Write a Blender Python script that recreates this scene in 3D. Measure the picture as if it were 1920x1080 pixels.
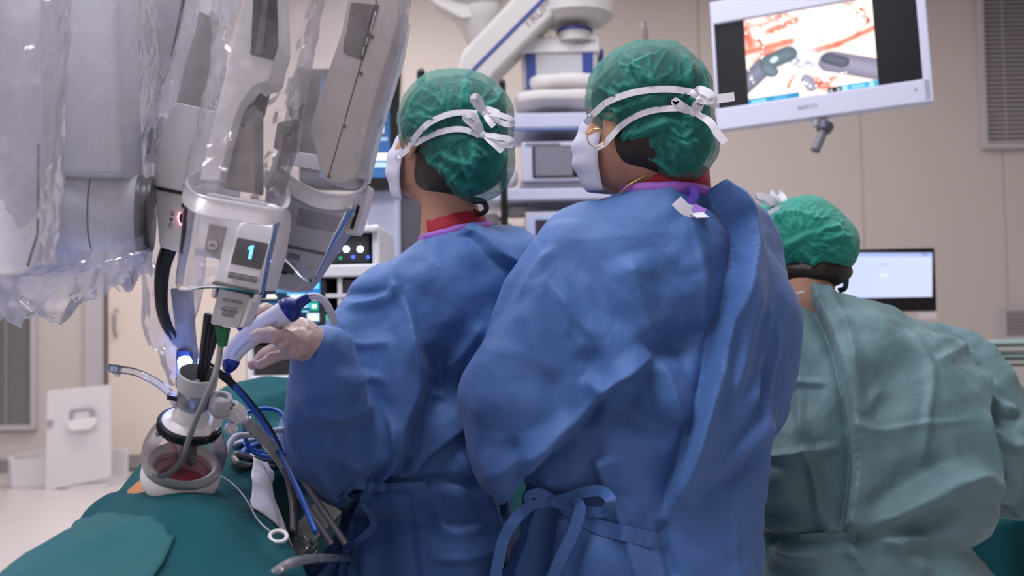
import bpy, bmesh, math, random
import numpy as np
from mathutils import Vector, Matrix
from mathutils.bvhtree import BVHTree

for o in list(bpy.data.objects):
    bpy.data.objects.remove(o, do_unlink=True)
scene = bpy.context.scene
COL = scene.collection
rng = random.Random(7)

# ------------------------------------------------------------------ camera
FPX = 1867.0
CAM = np.array([0.0, 0.0, 1.10])
PITCH, ROLL = math.radians(2.15), -0.018
F0 = np.array([0.0, math.cos(PITCH), math.sin(PITCH)])
U0 = np.array([0.0, -math.sin(PITCH), math.cos(PITCH)])
R0 = np.array([1.0, 0.0, 0.0])
CR = math.cos(ROLL) * R0 + math.sin(ROLL) * U0
CU = math.cos(ROLL) * U0 - math.sin(ROLL) * R0
cam_data = bpy.data.cameras.new('camera')
cam_data.sensor_width = 36.0
cam_data.lens = 36.0 * FPX / 1920.0
cam_data.clip_start = 0.05
cam_data.dof.use_dof = True
cam_data.dof.focus_distance = 1.72
cam_data.dof.aperture_fstop = 3.6
cam = bpy.data.objects.new('camera', cam_data)
COL.objects.link(cam)
cam.matrix_world = Matrix(((CR[0], CU[0], -F0[0], CAM[0]), (CR[1], CU[1], -F0[1], CAM[1]),
                           (CR[2], CU[2], -F0[2], CAM[2]), (0, 0, 0, 1)))
scene.camera = cam

# ------------------------------------------------------------------ light
world = bpy.data.worlds.new('world')
scene.world = world
world.use_nodes = True
world.node_tree.nodes['Background'].inputs[0].default_value = (0.55, 0.60, 0.75, 1)
world.node_tree.nodes['Background'].inputs[1].default_value = 0.05


def area(name, loc, size, power, color, rot=(0, 0, 0)):
    l = bpy.data.lights.new(name, 'AREA')
    l.shape = 'RECTANGLE'
    l.size, l.size_y = size
    l.energy = power
    l.color = color
    o = bpy.data.objects.new(name, l)
    o.location = loc
    o.rotation_euler = rot
    COL.objects.link(o)
    return o


CEIL = 4.0
LAMPS = [((-0.2, 3.0), (1.5, 0.6), 44, (0.86, 0.90, 1.0)),  # ceiling panels out of view, added to light the room
         ((1.9, 3.0), (0.6, 1.5), 30, (0.86, 0.92, 1.0)),
         ((-2.2, 2.6), (0.6, 1.5), 50, (0.90, 0.86, 1.0)),
         ((-0.9, 6.2), (1.5, 0.6), 66, (1.0, 0.95, 0.93)),
         ((2.2, 5.9), (1.5, 0.6), 20, (1.0, 0.90, 0.87)),
         ((-2.9, 5.6), (0.6, 1.5), 24, (1.0, 0.92, 0.90)),
         ((-0.45, 0.75), (1.0, 0.8), 70, (0.93, 0.91, 1.0)),  # added overhead, rakes down the gown backs to bring out folds
         ((-2.4, -0.4), (0.6, 1.5), 88, (0.95, 0.91, 1.0))]  # added at the front left to brighten the robot
for i, (xy, sz, pw, colr) in enumerate(LAMPS):
    area('added_panel_light', (xy[0], xy[1], CEIL - 0.06), sz, pw, colr)

scene.view_settings.view_transform = 'Standard'
scene.view_settings.look = 'None'
scene.view_settings.gamma = 1.0
scene.view_settings.use_curve_mapping = False
scene.view_settings.exposure = -0.08

# ------------------------------------------------------------------ helpers
DOFF = 0.0                                   # set while one figure is built: moves it further back


def P(px, py, d):
    """photo pixel + depth along the optical axis -> world point"""
    d = d + DOFF
    return CAM + d * (F0 + (px - 960.0) / FPX * CR - (py - 540.0) / FPX * CU)


def proj(V):
    q = np.asarray(V) - CAM
    d = q @ F0
    return np.stack([960 + FPX * (q @ CR) / d, 540 - FPX * (q @ CU) / d, d], -1)


def floor_at(px, py):
    ray = P(px, py, 1.0) - CAM
    t = -CAM[2] / ray[2]
    return CAM + ray * t


def S(d):
    return d / FPX


def nrm(v):
    v = np.asarray(v, float)
    return v / (np.linalg.norm(v) + 1e-12)


def frame_from(z, hint=(0, 0, 1)):
    z = nrm(z)
    x = np.cross(hint, z)
    if np.linalg.norm(x) < 1e-4:
        x = np.cross((1, 0, 0), z)
    x = nrm(x)
    return x, np.cross(z, x), z


MATS = {}


def nd(nt, t, **kw):
    n = nt.nodes.new(t)
    for k, v in kw.items():
        if k in n.inputs:
            n.inputs[k].default_value = v
        else:
            setattr(n, k, v)
    return n


def mat(name, color=(.5, .5, .5), rough=.5, metal=0., spec=.5, var=0., vscale=8., bump=0., bscale=200.,
        bump2=0., bscale2=20., emit=None, estr=0., alpha=1., trans=0., ior=1.45, sss=0., transl=0., coat=0., sheen=0.):
    if name in MATS:
        return MATS[name]
    m = bpy.data.materials.new(name)
    m.use_nodes = True
    nt = m.node_tree
    b = nt.nodes['Principled BSDF']
    out = nt.nodes['Material Output']
    b.inputs['Base Color'].default_value = (*color, 1)
    b.inputs['Roughness'].default_value = rough
    b.inputs['Metallic'].default_value = metal
    b.inputs['Specular IOR Level'].default_value = spec
    b.inputs['Alpha'].default_value = alpha
    b.inputs['Transmission Weight'].default_value = trans
    b.inputs['IOR'].default_value = ior
    b.inputs['Coat Weight'].default_value = coat
    b.inputs['Sheen Weight'].default_value = sheen
    if sss:
        b.inputs['Subsurface Weight'].default_value = sss
        b.inputs['Subsurface Radius'].default_value = (.012, .005, .003)
        b.inputs['Subsurface Scale'].default_value = 0.6
    tc = nd(nt, 'ShaderNodeTexCoord')
    if var:
        n = nd(nt, 'ShaderNodeTexNoise', Scale=vscale, Detail=5.)
        mx = nd(nt, 'ShaderNodeMix', data_type='RGBA')
        nt.links.new(tc.outputs['Object'], n.inputs['Vector'])
        nt.links.new(n.outputs['Fac'], mx.inputs['Factor'])
        mx.inputs['A'].default_value = (*[max(0, c * (1 - var)) for c in color], 1)
        mx.inputs['B'].default_value = (*[min(1, c * (1 + var)) for c in color], 1)
        nt.links.new(mx.outputs['Result'], b.inputs['Base Color'])
    last = None
    for amt, sc, dist in ((bump2, bscale2, .01), (bump, bscale, .001)):
        if amt:
            n = nd(nt, 'ShaderNodeTexNoise', Scale=sc, Detail=3.)
            nt.links.new(tc.outputs['Object'], n.inputs['Vector'])
            bp = nd(nt, 'ShaderNodeBump', Strength=amt, Distance=dist)
            nt.links.new(n.outputs['Fac'], bp.inputs['Height'])
            if last:
                nt.links.new(last.outputs['Normal'], bp.inputs['Normal'])
            last = bp
    if last:
        nt.links.new(last.outputs['Normal'], b.inputs['Normal'])
    if emit:
        b.inputs['Emission Color'].default_value = (*emit, 1)
        b.inputs['Emission Strength'].default_value = estr
    if transl:
        tr = nd(nt, 'ShaderNodeBsdfTranslucent', Color=(*color, 1))
        mx = nd(nt, 'ShaderNodeMixShader', Fac=transl)
        nt.links.new(b.outputs[0], mx.inputs[1])
        nt.links.new(tr.outputs[0], mx.inputs[2])
        nt.links.new(mx.outputs[0], out.inputs['Surface'])
    MATS[name] = m
    return m


def plastic_film(name, tint=(.86, .84, .93), haze=.22, hazevar=.25, vscale=14., rough=.12, bumps=.25, bscale=25., gloss=1.0):
    """thin clear polythene: see-through, a little milky, glossy by Fresnel"""
    if name in MATS:
        return MATS[name]
    m = bpy.data.materials.new(name)
    m.use_nodes = True
    nt = m.node_tree
    for n in list(nt.nodes):
        nt.nodes.remove(n)
    out = nd(nt, 'ShaderNodeOutputMaterial')
    tc = nd(nt, 'ShaderNodeTexCoord')
    no = nd(nt, 'ShaderNodeTexNoise', Scale=vscale, Detail=4., Roughness=.6)
    nt.links.new(tc.outputs['Object'], no.inputs['Vector'])
    mr = nd(nt, 'ShaderNodeMapRange')
    mr.inputs['From Min'].default_value = .4
    mr.inputs['From Max'].default_value = .75
    mr.inputs['To Min'].default_value = haze
    mr.inputs['To Max'].default_value = min(1, haze + hazevar)
    nt.links.new(no.outputs['Fac'], mr.inputs['Value'])
    vo = nd(nt, 'ShaderNodeTexVoronoi', Scale=bscale)
    nt.links.new(tc.outputs['Object'], vo.inputs['Vector'])
    bp = nd(nt, 'ShaderNodeBump', Strength=bumps, Distance=.012)
    nt.links.new(vo.outputs['Distance'], bp.inputs['Height'])
    df = nd(nt, 'ShaderNodeBsdfDiffuse', Color=(*tint, 1))
    tl = nd(nt, 'ShaderNodeBsdfTranslucent', Color=(*tint, 1))
    a = nd(nt, 'ShaderNodeMixShader', Fac=.5)
    nt.links.new(df.outputs[0], a.inputs[1])
    nt.links.new(tl.outputs[0], a.inputs[2])
    tp = nd(nt, 'ShaderNodeBsdfTransparent', Color=(.97, .97, .99, 1))
    b = nd(nt, 'ShaderNodeMixShader')
    nt.links.new(mr.outputs[0], b.inputs[0])
    nt.links.new(tp.outputs[0], b.inputs[1])
    nt.links.new(a.outputs[0], b.inputs[2])
    gl = nd(nt, 'ShaderNodeBsdfGlossy', Roughness=rough)
    nt.links.new(bp.outputs[0], gl.inputs['Normal'])
    fr = nd(nt, 'ShaderNodeFresnel', IOR=1.5)
    nt.links.new(bp.outputs[0], fr.inputs['Normal'])
    ml = nd(nt, 'ShaderNodeMath', operation='MULTIPLY')
    ml.inputs[1].default_value = gloss
    nt.links.new(fr.outputs[0], ml.inputs[0])
    c = nd(nt, 'ShaderNodeMixShader')
    nt.links.new(ml.outputs[0], c.inputs[0])
    nt.links.new(b.outputs[0], c.inputs[1])
    nt.links.new(gl.outputs[0], c.inputs[2])
    nt.links.new(c.outputs[0], out.inputs['Surface'])
    MATS[name] = m
    return m


def vcol_mat(name, estr=1.0, rough=.4):
    if name in MATS:
        return MATS[name]
    m = bpy.data.materials.new(name)
    m.use_nodes = True
    nt = m.node_tree
    b = nt.nodes['Principled BSDF']
    at = nd(nt, 'ShaderNodeAttribute', attribute_name='picture')
    b.inputs['Base Color'].default_value = (.003, .003, .004, 1)
    b.inputs['Specular IOR Level'].default_value = .15
    b.inputs['Roughness'].default_value = rough
    nt.links.new(at.outputs['Color'], b.inputs['Emission Color'])
    b.inputs['Emission Strength'].default_value = estr
    MATS[name] = m
    return m


def mesh_from(verts, faces):
    me = bpy.data.meshes.new('m')
    verts = np.asarray(verts, np.float32)
    if isinstance(faces, np.ndarray):
        n, k = faces.shape
        me.vertices.add(len(verts))
        me.vertices.foreach_set('co', verts.ravel())
        me.loops.add(n * k)
        me.loops.foreach_set('vertex_index', faces.astype(np.int32).ravel())
        me.polygons.add(n)
        me.polygons.foreach_set('loop_start', np.arange(0, n * k, k, dtype=np.int32))
        me.update(calc_edges=True)
        me.validate()
    else:
        me.from_pydata([tuple(map(float, v)) for v in verts], [], [tuple(f) for f in faces])
        me.update()
    return me


def ob(name, verts, faces, m, parent=None, smooth=True, bevel=0., solid=0., sub=0, auto=None, kind=None, label=None):
    verts = np.asarray(verts, float)
    c = (verts.min(0) + verts.max(0)) / 2
    me = mesh_from(verts - c, faces)
    me.name = name
    o = bpy.data.objects.new(name, me)
    COL.objects.link(o)
    o.location = c
    if m is not None:
        for mm in (m if isinstance(m, (list, tuple)) else [m]):
            me.materials.append(mm)
    if smooth:
        me.polygons.foreach_set('use_smooth', [True] * len(me.polygons))
    if auto is not None:
        me.set_sharp_from_angle(angle=math.radians(auto))
    if solid:
        md = o.modifiers.new('solid', 'SOLIDIFY')
        md.thickness = solid
        md.offset = 0
    if bevel:
        md = o.modifiers.new('bevel', 'BEVEL')
        md.width = bevel
        md.segments = 3
        md.limit_method = 'ANGLE'
        md.angle_limit = math.radians(40)
        md.harden_normals = False
    if sub:
        md = o.modifiers.new('sub', 'SUBSURF')
        md.levels = md.render_levels = sub
    if parent is not None:
        setpar(o, parent)
    if kind:
        o['kind'] = kind
    if label:
        o['label'] = label
    return o


def wm(o):
    """world matrix from loc + parents (translations only)"""
    t = Vector(o.location)
    p = o.parent
    if p is not None:
        t = wm(p) + (o.matrix_parent_inverse @ t)
    return t


def setpar(o, parent):
    o.parent = parent
    o.matrix_parent_inverse = Matrix.Translation(-wm(parent))


def thing(name, label, cat, loc, group=None):
    o = bpy.data.objects.new(name, None)
    o.empty_display_size = .05
    COL.objects.link(o)
    o.location = Vector(loc)
    tag(o, label, cat, group)
    return o


def tag(o, label, cat, group=None):
    o['label'] = label
    o['category'] = cat
    if group:
        o['group'] = group
    return o


def struct(o):
    o['kind'] = 'structure'
    return o


def box(name, c, size, m, parent=None, bevel=.003, axes=None, **kw):
    ax = np.eye(3) if axes is None else np.asarray(axes)
    h = np.asarray(size) / 2.0
    vs = [np.asarray(c) + sx * h[0] * ax[0] + sy * h[1] * ax[1] + sz * h[2] * ax[2]
          for sx in (-1, 1) for sy in (-1, 1) for sz in (-1, 1)]
    fs = [(0, 1, 3, 2), (4, 6, 7, 5), (0, 4, 5, 1), (2, 3, 7, 6), (0, 2, 6, 4), (1, 5, 7, 3)]
    return ob(name, vs, fs, m, parent, bevel=bevel, smooth=bevel > 0, auto=35 if bevel > 0 else None, **kw)


def boxpx(name, x0, y0, x1, y1, d, thick, m, parent=None, bevel=.003, yaw=0., **kw):
    """upright box; its front face covers that pixel rectangle at depth d"""
    c = P((x0 + x1) / 2, (y0 + y1) / 2, d)
    w, h = abs(x1 - x0) * S(d), abs(y1 - y0) * S(d)
    ax = np.array([[math.cos(yaw), math.sin(yaw), 0], [-math.sin(yaw), math.cos(yaw), 0], [0, 0, 1]])
    return box(name, c + ax[1] * thick / 2, (w, thick, h), m, parent, bevel, ax, **kw)


def round_poly(pts, r, n=5):
    """round the corners of a 2-D polygon; r scalar or per-corner"""
    pts = [np.asarray(p, float) for p in pts]
    N = len(pts)
    rs = r if isinstance(r, (list, tuple)) else [r] * N
    out = []
    for i in range(N):
        a, b, c = pts[i - 1], pts[i], pts[(i + 1) % N]
        la, lc = np.linalg.norm(a - b), np.linalg.norm(c - b)
        q = min(rs[i], .45 * la, .45 * lc)
        if q < .2:
            out.append(b)
            continue
        p0, p1 = b + (a - b) / la * q, b + (c - b) / lc * q
        for k in range(n + 1):
            t = k / n
            out.append((1 - t) ** 2 * p0 + 2 * t * (1 - t) * b + t * t * p1)
    return out


def prism(name, outline, d, thick, m, parent=None, r=4., bevel=.002, axis=None, taper=1., **kw):
    """outline in photo pixels laid on the plane facing the lens at depth d, extruded back by thick metres"""
    pl = round_poly(outline, r)
    dd = d if callable(d) else (lambda x, y: d)
    fr = np.array([P(x, y, dd(x, y)) for x, y in pl])
    ax = F0 if axis is None else nrm(axis)
    bk = fr + ax * thick
    if taper != 1.:
        c = bk.mean(0)
        bk = c + (bk - c) * taper
    n = len(pl)
    area2 = sum(pl[i - 1][0] * pl[i][1] - pl[i][0] * pl[i - 1][1] for i in range(n))
    f0 = list(range(n))
    if area2 > 0:
        faces = [tuple(f0[::-1]), tuple(n + i for i in f0)]
        faces += [(i, (i + 1) % n, n + (i + 1) % n, n + i) for i in f0]
    else:
        faces = [tuple(f0), tuple(n + i for i in f0[::-1])]
        faces += [((i + 1) % n, i, n + i, n + (i + 1) % n) for i in f0]
    vs = np.vstack([fr, bk])
    o = ob(name, vs, faces, m, parent, bevel=bevel, auto=35, **kw)
    bm = bmesh.new()
    bm.from_mesh(o.data)
    bmesh.ops.recalc_face_normals(bm, faces=bm.faces)
    bm.to_mesh(o.data)
    bm.free()
    return o


def catmull(pts, n=8, closed=False):
    pts = np.asarray(pts, float)
    N = len(pts)
    out = []
    rngi = range(N if closed else N - 1)
    for i in rngi:
        if closed:
            p0, p1, p2, p3 = pts[i - 1], pts[i], pts[(i + 1) % N], pts[(i + 2) % N]
        else:
            p1, p2 = pts[i], pts[i + 1]
            p0 = pts[i - 1] if i > 0 else 2 * p1 - p2
            p3 = pts[i + 2] if i + 2 < N else 2 * p2 - p1
        for k in range(n):
            t = k / n
            out.append(.5 * (2 * p1 + (p2 - p0) * t + (2 * p0 - 5 * p1 + 4 * p2 - p3) * t * t + (3 * p1 - p0 - 3 * p2 + p3) * t ** 3))
    if not closed:
        out.append(pts[-1])
    return np.array(out)


def sweep(path, section, closed=False, up=None):
    """sweep 2-D section (list of (u,v), may be callable(i,t)) along a path with transported frames"""
    path = np.asarray(path)
    N = len(path)
    tang = np.gradient(path, axis=0)
    if closed:
        tang = np.roll(path, -1, 0) - np.roll(path, 1, 0)
    tang /= np.linalg.norm(tang, axis=1)[:, None] + 1e-12
    u = nrm(np.cross(tang[0], (0.3, 0.1, 1.) if up is None else up))
    vs, ns = [], 0
    for i in range(N):
        if up is not None:
            u = nrm(np.cross(tang[i], up))
        else:
            u = nrm(u - tang[i] * np.dot(u, tang[i]))
        v = np.cross(tang[i], u)
        sec = section(i, i / max(1, N - 1)) if callable(section) else section
        ns = len(sec)
        for a, b in sec:
            vs.append(path[i] + a * u + b * v)
    return np.array(vs), N, ns


def grid_faces(N, ns, closed_u=True, closed_v=False, caps=True):
    fs = []
    for i in range(N if closed_v else N - 1):
        for j in range(ns if closed_u else ns - 1):
            a, b = i * ns + j, i * ns + (j + 1) % ns
            c, d = ((i + 1) % N) * ns + (j + 1) % ns, ((i + 1) % N) * ns + j
            fs.append((a, b, c, d))
    if caps and closed_u and not closed_v:
        fs.append(tuple(range(ns))[::-1])
        fs.append(tuple((N - 1) * ns + j for j in range(ns)))
    return fs


def tube(name, pts, r, m, parent=None, n=8, seg=10, closed=False, caps=True, **kw):
    path = catmull(pts, n, closed)
    rr = r if callable(r) else (lambda t: r)
    sec = lambda i, t: [(rr(t) * math.cos(2 * math.pi * k / seg), rr(t) * math.sin(2 * math.pi * k / seg)) for k in range(seg)]
    vs, N, ns = sweep(path, sec, closed)
    return ob(name, vs, grid_faces(N, ns, True, closed, caps), m, parent, **kw)


def tubepx(name, pts, r, m, parent=None, **kw):
    return tube(name, [P(*p) for p in pts], r, m, parent, **kw)


def ribbon(name, pts, width, m, parent=None, thick=.0012, up=None, n=8, closed=False, tw=None, wf=None, **kw):
    """flat tape; width direction = up x tangent, or an explicit per-point width vector list tw"""
    path = catmull(pts, n, closed)
    N = len(path)
    tang = np.gradient(path, axis=0)
    tang /= np.linalg.norm(tang, axis=1)[:, None] + 1e-12
    vs = []
    if tw is not None:
        W = catmull(tw, n, closed)
    for i in range(N):
        if tw is not None:
            w = nrm(W[i] - tang[i] * np.dot(W[i], tang[i]))
        else:
            w = nrm(np.cross(F0 if up is None else up, tang[i]))
        nn = np.cross(w, tang[i])
        q = 1. if wf is None else wf(i / max(1, N - 1))
        hw = width / 2 * q
        for a, b in ((-1, -.5), (1, -.5), (1, .5), (-1, .5)):
            vs.append(path[i] + a * hw * w + b * thick * nn)
    return ob(name, vs, grid_faces(N, 4, True, closed), m, parent, auto=50, **kw)


def ribbonpx(name, pts, width, m, parent=None, **kw):
    return ribbon(name, [P(*p) for p in pts], width, m, parent, **kw)


def lathe(name, profile, o, axis, m, parent=None, seg=40, hint=(0, 1, 0), close=False, sx=1., open_ends=False, **kw):
    """profile (r, h) turned about axis through o"""
    x, y, z = frame_from(axis, hint)
    vs = []
    for (r, h) in profile:
        for k in range(seg):
            a = 2 * math.pi * k / seg
            vs.append(np.asarray(o) + z * h + r * (x * math.cos(a) * sx + y * math.sin(a)))
    N = len(profile)
    fs = []
    for i in range(N if close else N - 1):
        for j in range(seg):
            i2 = (i + 1) % N
            fs.append((i * seg + j, i * seg + (j + 1) % seg, i2 * seg + (j + 1) % seg, i2 * seg + j))
    if not close and not open_ends:
        if profile[0][0] > 1e-6:
            fs.append(tuple(range(seg))[::-1])
        if profile[-1][0] > 1e-6:
            fs.append(tuple((N - 1) * seg + j for j in range(seg)))
    kw.setdefault('auto', 40)
    return ob(name, vs, fs, m, parent, **kw)


def text(name, s, c, size, right, up, m, parent=None, align='CENTER', lift=.0004):
    cu = bpy.data.curves.new(name, 'FONT')
    cu.body = s
    cu.size = size
    cu.align_x = align
    cu.align_y = 'CENTER'
    cu.extrude = .0002
    t = bpy.data.objects.new('tmp_text', cu)
    COL.objects.link(t)
    bpy.context.view_layer.update()
    dg = bpy.context.evaluated_depsgraph_get()
    me = bpy.data.meshes.new_from_object(t.evaluated_get(dg))
    bpy.data.objects.remove(t, do_unlink=True)
    co = np.array([v.co for v in me.vertices])
    fs = [tuple(p.vertices) for p in me.polygons]
    x, y = nrm(right), nrm(up)
    z = np.cross(x, y)
    V = np.asarray(c) + z * lift + co[:, :1] * x + co[:, 1:2] * y + co[:, 2:] * z
    return ob(name, V, fs, m, parent, smooth=False)


# ------------------------------------------------------------------ numpy noise
def _hash(ix, iy, iz, seed):
    h = (ix * 374761393 + iy * 668265263 + iz * 2147483647 + seed * 974711) & 0xffffffff
    h = ((h ^ (h >> 13)) * 1274126177) & 0xffffffff
    h = h ^ (h >> 16)
    return (h & 0xffff) / 65535.0


def vnoise(p, seed=0):
    i = np.floor(p).astype(np.int64)
    f = p - i
    f = f * f * (3 - 2 * f)
    r = 0
    for dx in (0, 1):
        for dy in (0, 1):
            for dz in (0, 1):
                w = (f[:, 0] if dx else 1 - f[:, 0]) * (f[:, 1] if dy else 1 - f[:, 1]) * (f[:, 2] if dz else 1 - f[:, 2])
                r = r + w * _hash(i[:, 0] + dx, i[:, 1] + dy, i[:, 2] + dz, seed)
    return r * 2 - 1


def fbm(p, oct=3, seed=0):
    r, a = 0, 1.
    for k in range(oct):
        r = r + a * vnoise(p * 2 ** k, seed + k)
        a *= .5
    return r


def voro(p, seed=0):
    """F1 and F2 of a cellular pattern"""
    i = np.floor(p).astype(np.int64)
    f1 = np.full(len(p), 9.)
    f2 = np.full(len(p), 9.)
    for dx in (-1, 0, 1):
        for dy in (-1, 0, 1):
            for dz in (-1, 0, 1):
                c = i + np.array([dx, dy, dz])
                q = np.stack([_hash(c[:, 0], c[:, 1], c[:, 2], seed + s) for s in (1, 2, 3)], 1) + c
                d = np.linalg.norm(p - q, axis=1)
                f2 = np.where(d < f1, f1, np.minimum(f2, d))
                f1 = np.minimum(f1, d)
    return f1, f2


def paper(p, seed=0):
    """crumpled sheet: sharp creases between flat facets"""
    w = p + .35 * np.stack([vnoise(p * 1.3 + 9, seed + 5), vnoise(p * 1.3 + 19, seed + 6), vnoise(p * 1.3 + 29, seed + 7)], 1)
    f1, f2 = voro(w, seed)
    return 0.5 - f1 + .0 * f2


def creases(p, seed, n=16, lam=(.09, .34), vert=.55, amp=.055, warp=.35):
    """sharp straight folds of many directions, each kept to its own patches"""
    r = random.Random(seed)
    out = np.zeros(len(p))
    for k in range(n):
        L = lam[0] * (lam[1] / lam[0]) ** r.random()
        a = r.uniform(0, 2 * math.pi)
        n_ = nrm((math.cos(a), math.sin(a) * .6, r.uniform(-1, 1) * vert))
        ph = (p @ n_) / L + warp * vnoise(p / (L * 1.6) + 7 * k, seed + k) + r.random()
        tri = np.abs((ph % 1.0) - .5) * 2
        tri = np.clip(tri * 1.25 - .1, 0, 1) - .5
        mk = np.clip(vnoise(p / (L * 1.3) + 31 * k, seed + 50 + k) * 2.2 - .2, 0, 1)
        out += amp * L * tri * mk * mk * (3 - 2 * mk)
    return out


# ------------------------------------------------------------------ signed distance modelling
class Field:
    def __init__(s, lo, hi, h):
        s.lo, s.h = np.asarray(lo, float), h
        s.n = np.ceil((np.asarray(hi) - s.lo) / h).astype(int) + 1
        s.F = np.full(tuple(s.n), 1., np.float32)

    def _sub(s, lo, hi):
        a = np.clip(np.floor((np.asarray(lo) - s.lo) / s.h).astype(int), 0, s.n)
        b = np.clip(np.ceil((np.asarray(hi) - s.lo) / s.h).astype(int) + 1, 0, s.n)
        if np.any(b <= a):
            return None
        sl = tuple(slice(x, y) for x, y in zip(a, b))
        g = [s.lo[k] + s.h * np.arange(a[k], b[k], dtype=np.float32) for k in range(3)]
        return sl, g[0][:, None, None], g[1][None, :, None], g[2][None, None, :]

    def _mix(s, sl, d, k, op):
        A = s.F[sl]
        if op == 'add':
            if k > 0:
                h = np.clip(.5 + .5 * (A - d) / k, 0, 1)
                s.F[sl] = A + (d - A) * h - k * h * (1 - h)
            else:
                s.F[sl] = np.minimum(A, d)
        else:
            d = -d
            if k > 0:
                h = np.clip(.5 - .5 * (A - d) / k, 0, 1)
                s.F[sl] = A + (d - A) * h + k * h * (1 - h)
            else:
                s.F[sl] = np.maximum(A, d)

    def cap(s, a, b, ra, rb, k=.02, op='add', flat=None):
        a, b = np.asarray(a, float), np.asarray(b, float)
        m = max(ra, rb) + 2 * k + 2 * s.h
        r = s._sub(np.minimum(a, b) - m, np.maximum(a, b) + m)
        if r is None:
            return
        sl, X, Y, Z = r
        ab = b - a
        t = np.clip(((X - a[0]) * ab[0] + (Y - a[1]) * ab[1] + (Z - a[2]) * ab[2]) / (ab @ ab + 1e-12), 0, 1)
        qx, qy, qz = X - a[0] - t * ab[0], Y - a[1] - t * ab[1], Z - a[2] - t * ab[2]
        d = np.sqrt(qx * qx + qy * qy + qz * qz) - (ra + (rb - ra) * t)
        s._mix(sl, d, k, op)

    def chain(s, pts, rs, k=.02, op='add'):
        for i in range(len(pts) - 1):
            s.cap(pts[i], pts[i + 1], rs[i], rs[i + 1], k, op)

    def ell(s, c, r, R=None, k=.02, op='add'):
        c, r = np.asarray(c, float), np.asarray(r, float)
        R = np.eye(3) if R is None else np.asarray(R)      # rows = local axes
        m = max(r) + 2 * k + 2 * s.h
        q = s._sub(c - m, c + m)
        if q is None:
            return
        sl, X, Y, Z = q
        x, y, z = X - c[0], Y - c[1], Z - c[2]
        l = [(R[i][0] * x + R[i][1] * y + R[i][2] * z) for i in range(3)]
        k0 = np.sqrt(sum((l[i] / r[i]) ** 2 for i in range(3)))
        k1 = np.sqrt(sum((l[i] / r[i] ** 2) ** 2 for i in range(3))) + 1e-9
        s._mix(sl, k0 * (k0 - 1) / k1, k, op)

    def loft(s, rows, k=.02, e=2.3):
        """rows: (z, cx, cy, a, b) sorted by z"""
        rows = sorted(rows)
        A = np.array(rows)
        zlo, zhi = A[0, 0], A[-1, 0]
        mx = A[:, 3].max() + .06
        my = A[:, 4].max() + .06
        q = s._sub((A[:, 1].min() - mx, A[:, 2].min() - my, zlo - .05), (A[:, 1].max() + mx, A[:, 2].max() + my, zhi + .05))
        sl, X, Y, Z = q
        z = Z.ravel()
        zz = np.clip(z, zlo, zhi)
        it = [np.interp(zz, A[:, 0], A[:, j]).astype(np.float32)[None, None, :] for j in (1, 2, 3, 4)]
        u = np.abs((X - it[0]) / it[2])
        v = np.abs((Y - it[1]) / it[3])
        d = ((u ** e + v ** e) ** (1 / e) - 1) * np.minimum(it[2], it[3]) * 1.0
        d = np.maximum(d, np.maximum(zlo - Z, Z - zhi))
        s._mix(sl, d, k, 'add')

    def cut(s, o, n):
        """remove everything on the +n side of a plane"""
        sl, X, Y, Z = s._sub(s.lo - 1, s.lo + s.n * s.h + 1)
        d = (X - o[0]) * n[0] + (Y - o[1]) * n[1] + (Z - o[2]) * n[2]
        s.F = np.maximum(s.F, d.astype(np.float32))

    def mesh(s, smooth=2):
        F = s.F.copy()
        F[0], F[-1] = 1, 1
        F[:, 0], F[:, -1] = 1, 1
        F[:, :, 0], F[:, :, -1] = 1, 1
        I = F < 0
        nx, ny, nz = F.shape
        cnt = np.zeros((nx - 1, ny - 1, nz - 1), np.int8)
        offs = [(a, b, c) for a in (0, 1) for b in (0, 1) for c in (0, 1)]
        for a, b, c in offs:
            cnt += I[a:nx - 1 + a, b:ny - 1 + b, c:nz - 1 + c]
        act = (cnt > 0) & (cnt < 8)
        ids = np.full(act.shape, -1, np.int64)
        ii = np.argwhere(act)
        ids[act] = np.arange(len(ii))
        vals = np.stack([F[ii[:, 0] + a, ii[:, 1] + b, ii[:, 2] + c] for a, b, c in offs], 1)
        offa = np.array(offs, float)
        pos = np.zeros((len(ii), 3))
        num = np.zeros(len(ii))
        for i in range(8):
            for j in range(i + 1, 8):
                if np.abs(offa[i] - offa[j]).sum() != 1:
                    continue
                fi, fj = vals[:, i], vals[:, j]
                mk = (fi < 0) != (fj < 0)
                t = np.where(mk, fi / (fi - fj + 1e-20), 0)
                pos += mk[:, None] * (offa[i] + t[:, None] * (offa[j] - offa[i]))
                num += mk
        V = s.lo + s.h * (ii + pos / num[:, None])
        quads = []
        for ax in range(3):
            sa = [slice(None)] * 3
            sb = [slice(None)] * 3
            sa[ax], sb[ax] = slice(0, -1), slice(1, None)
            A, B = I[tuple(sa)], I[tuple(sb)]
            e = np.argwhere(A != B)
            b, c = (ax + 1) % 3, (ax + 2) % 3
            e = e[(e[:, b] > 0) & (e[:, c] > 0) & (e[:, b] < F.shape[b] - 1) & (e[:, c] < F.shape[c] - 1)]
            q = []
            for db, dc in ((-1, -1), (0, -1), (0, 0), (-1, 0)):
                w = e.copy()
                w[:, b] += db
                w[:, c] += dc
                q.append(ids[w[:, 0], w[:, 1], w[:, 2]])
            q = np.stack(q, 1)
            out = I[e[:, 0], e[:, 1], e[:, 2]]
            q[~out] = q[~out][:, ::-1]
            quads.append(q)
        Q = np.vstack(quads)
        Q = Q[(Q >= 0).all(1)]
        return lap(V, Q, smooth), Q


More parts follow.
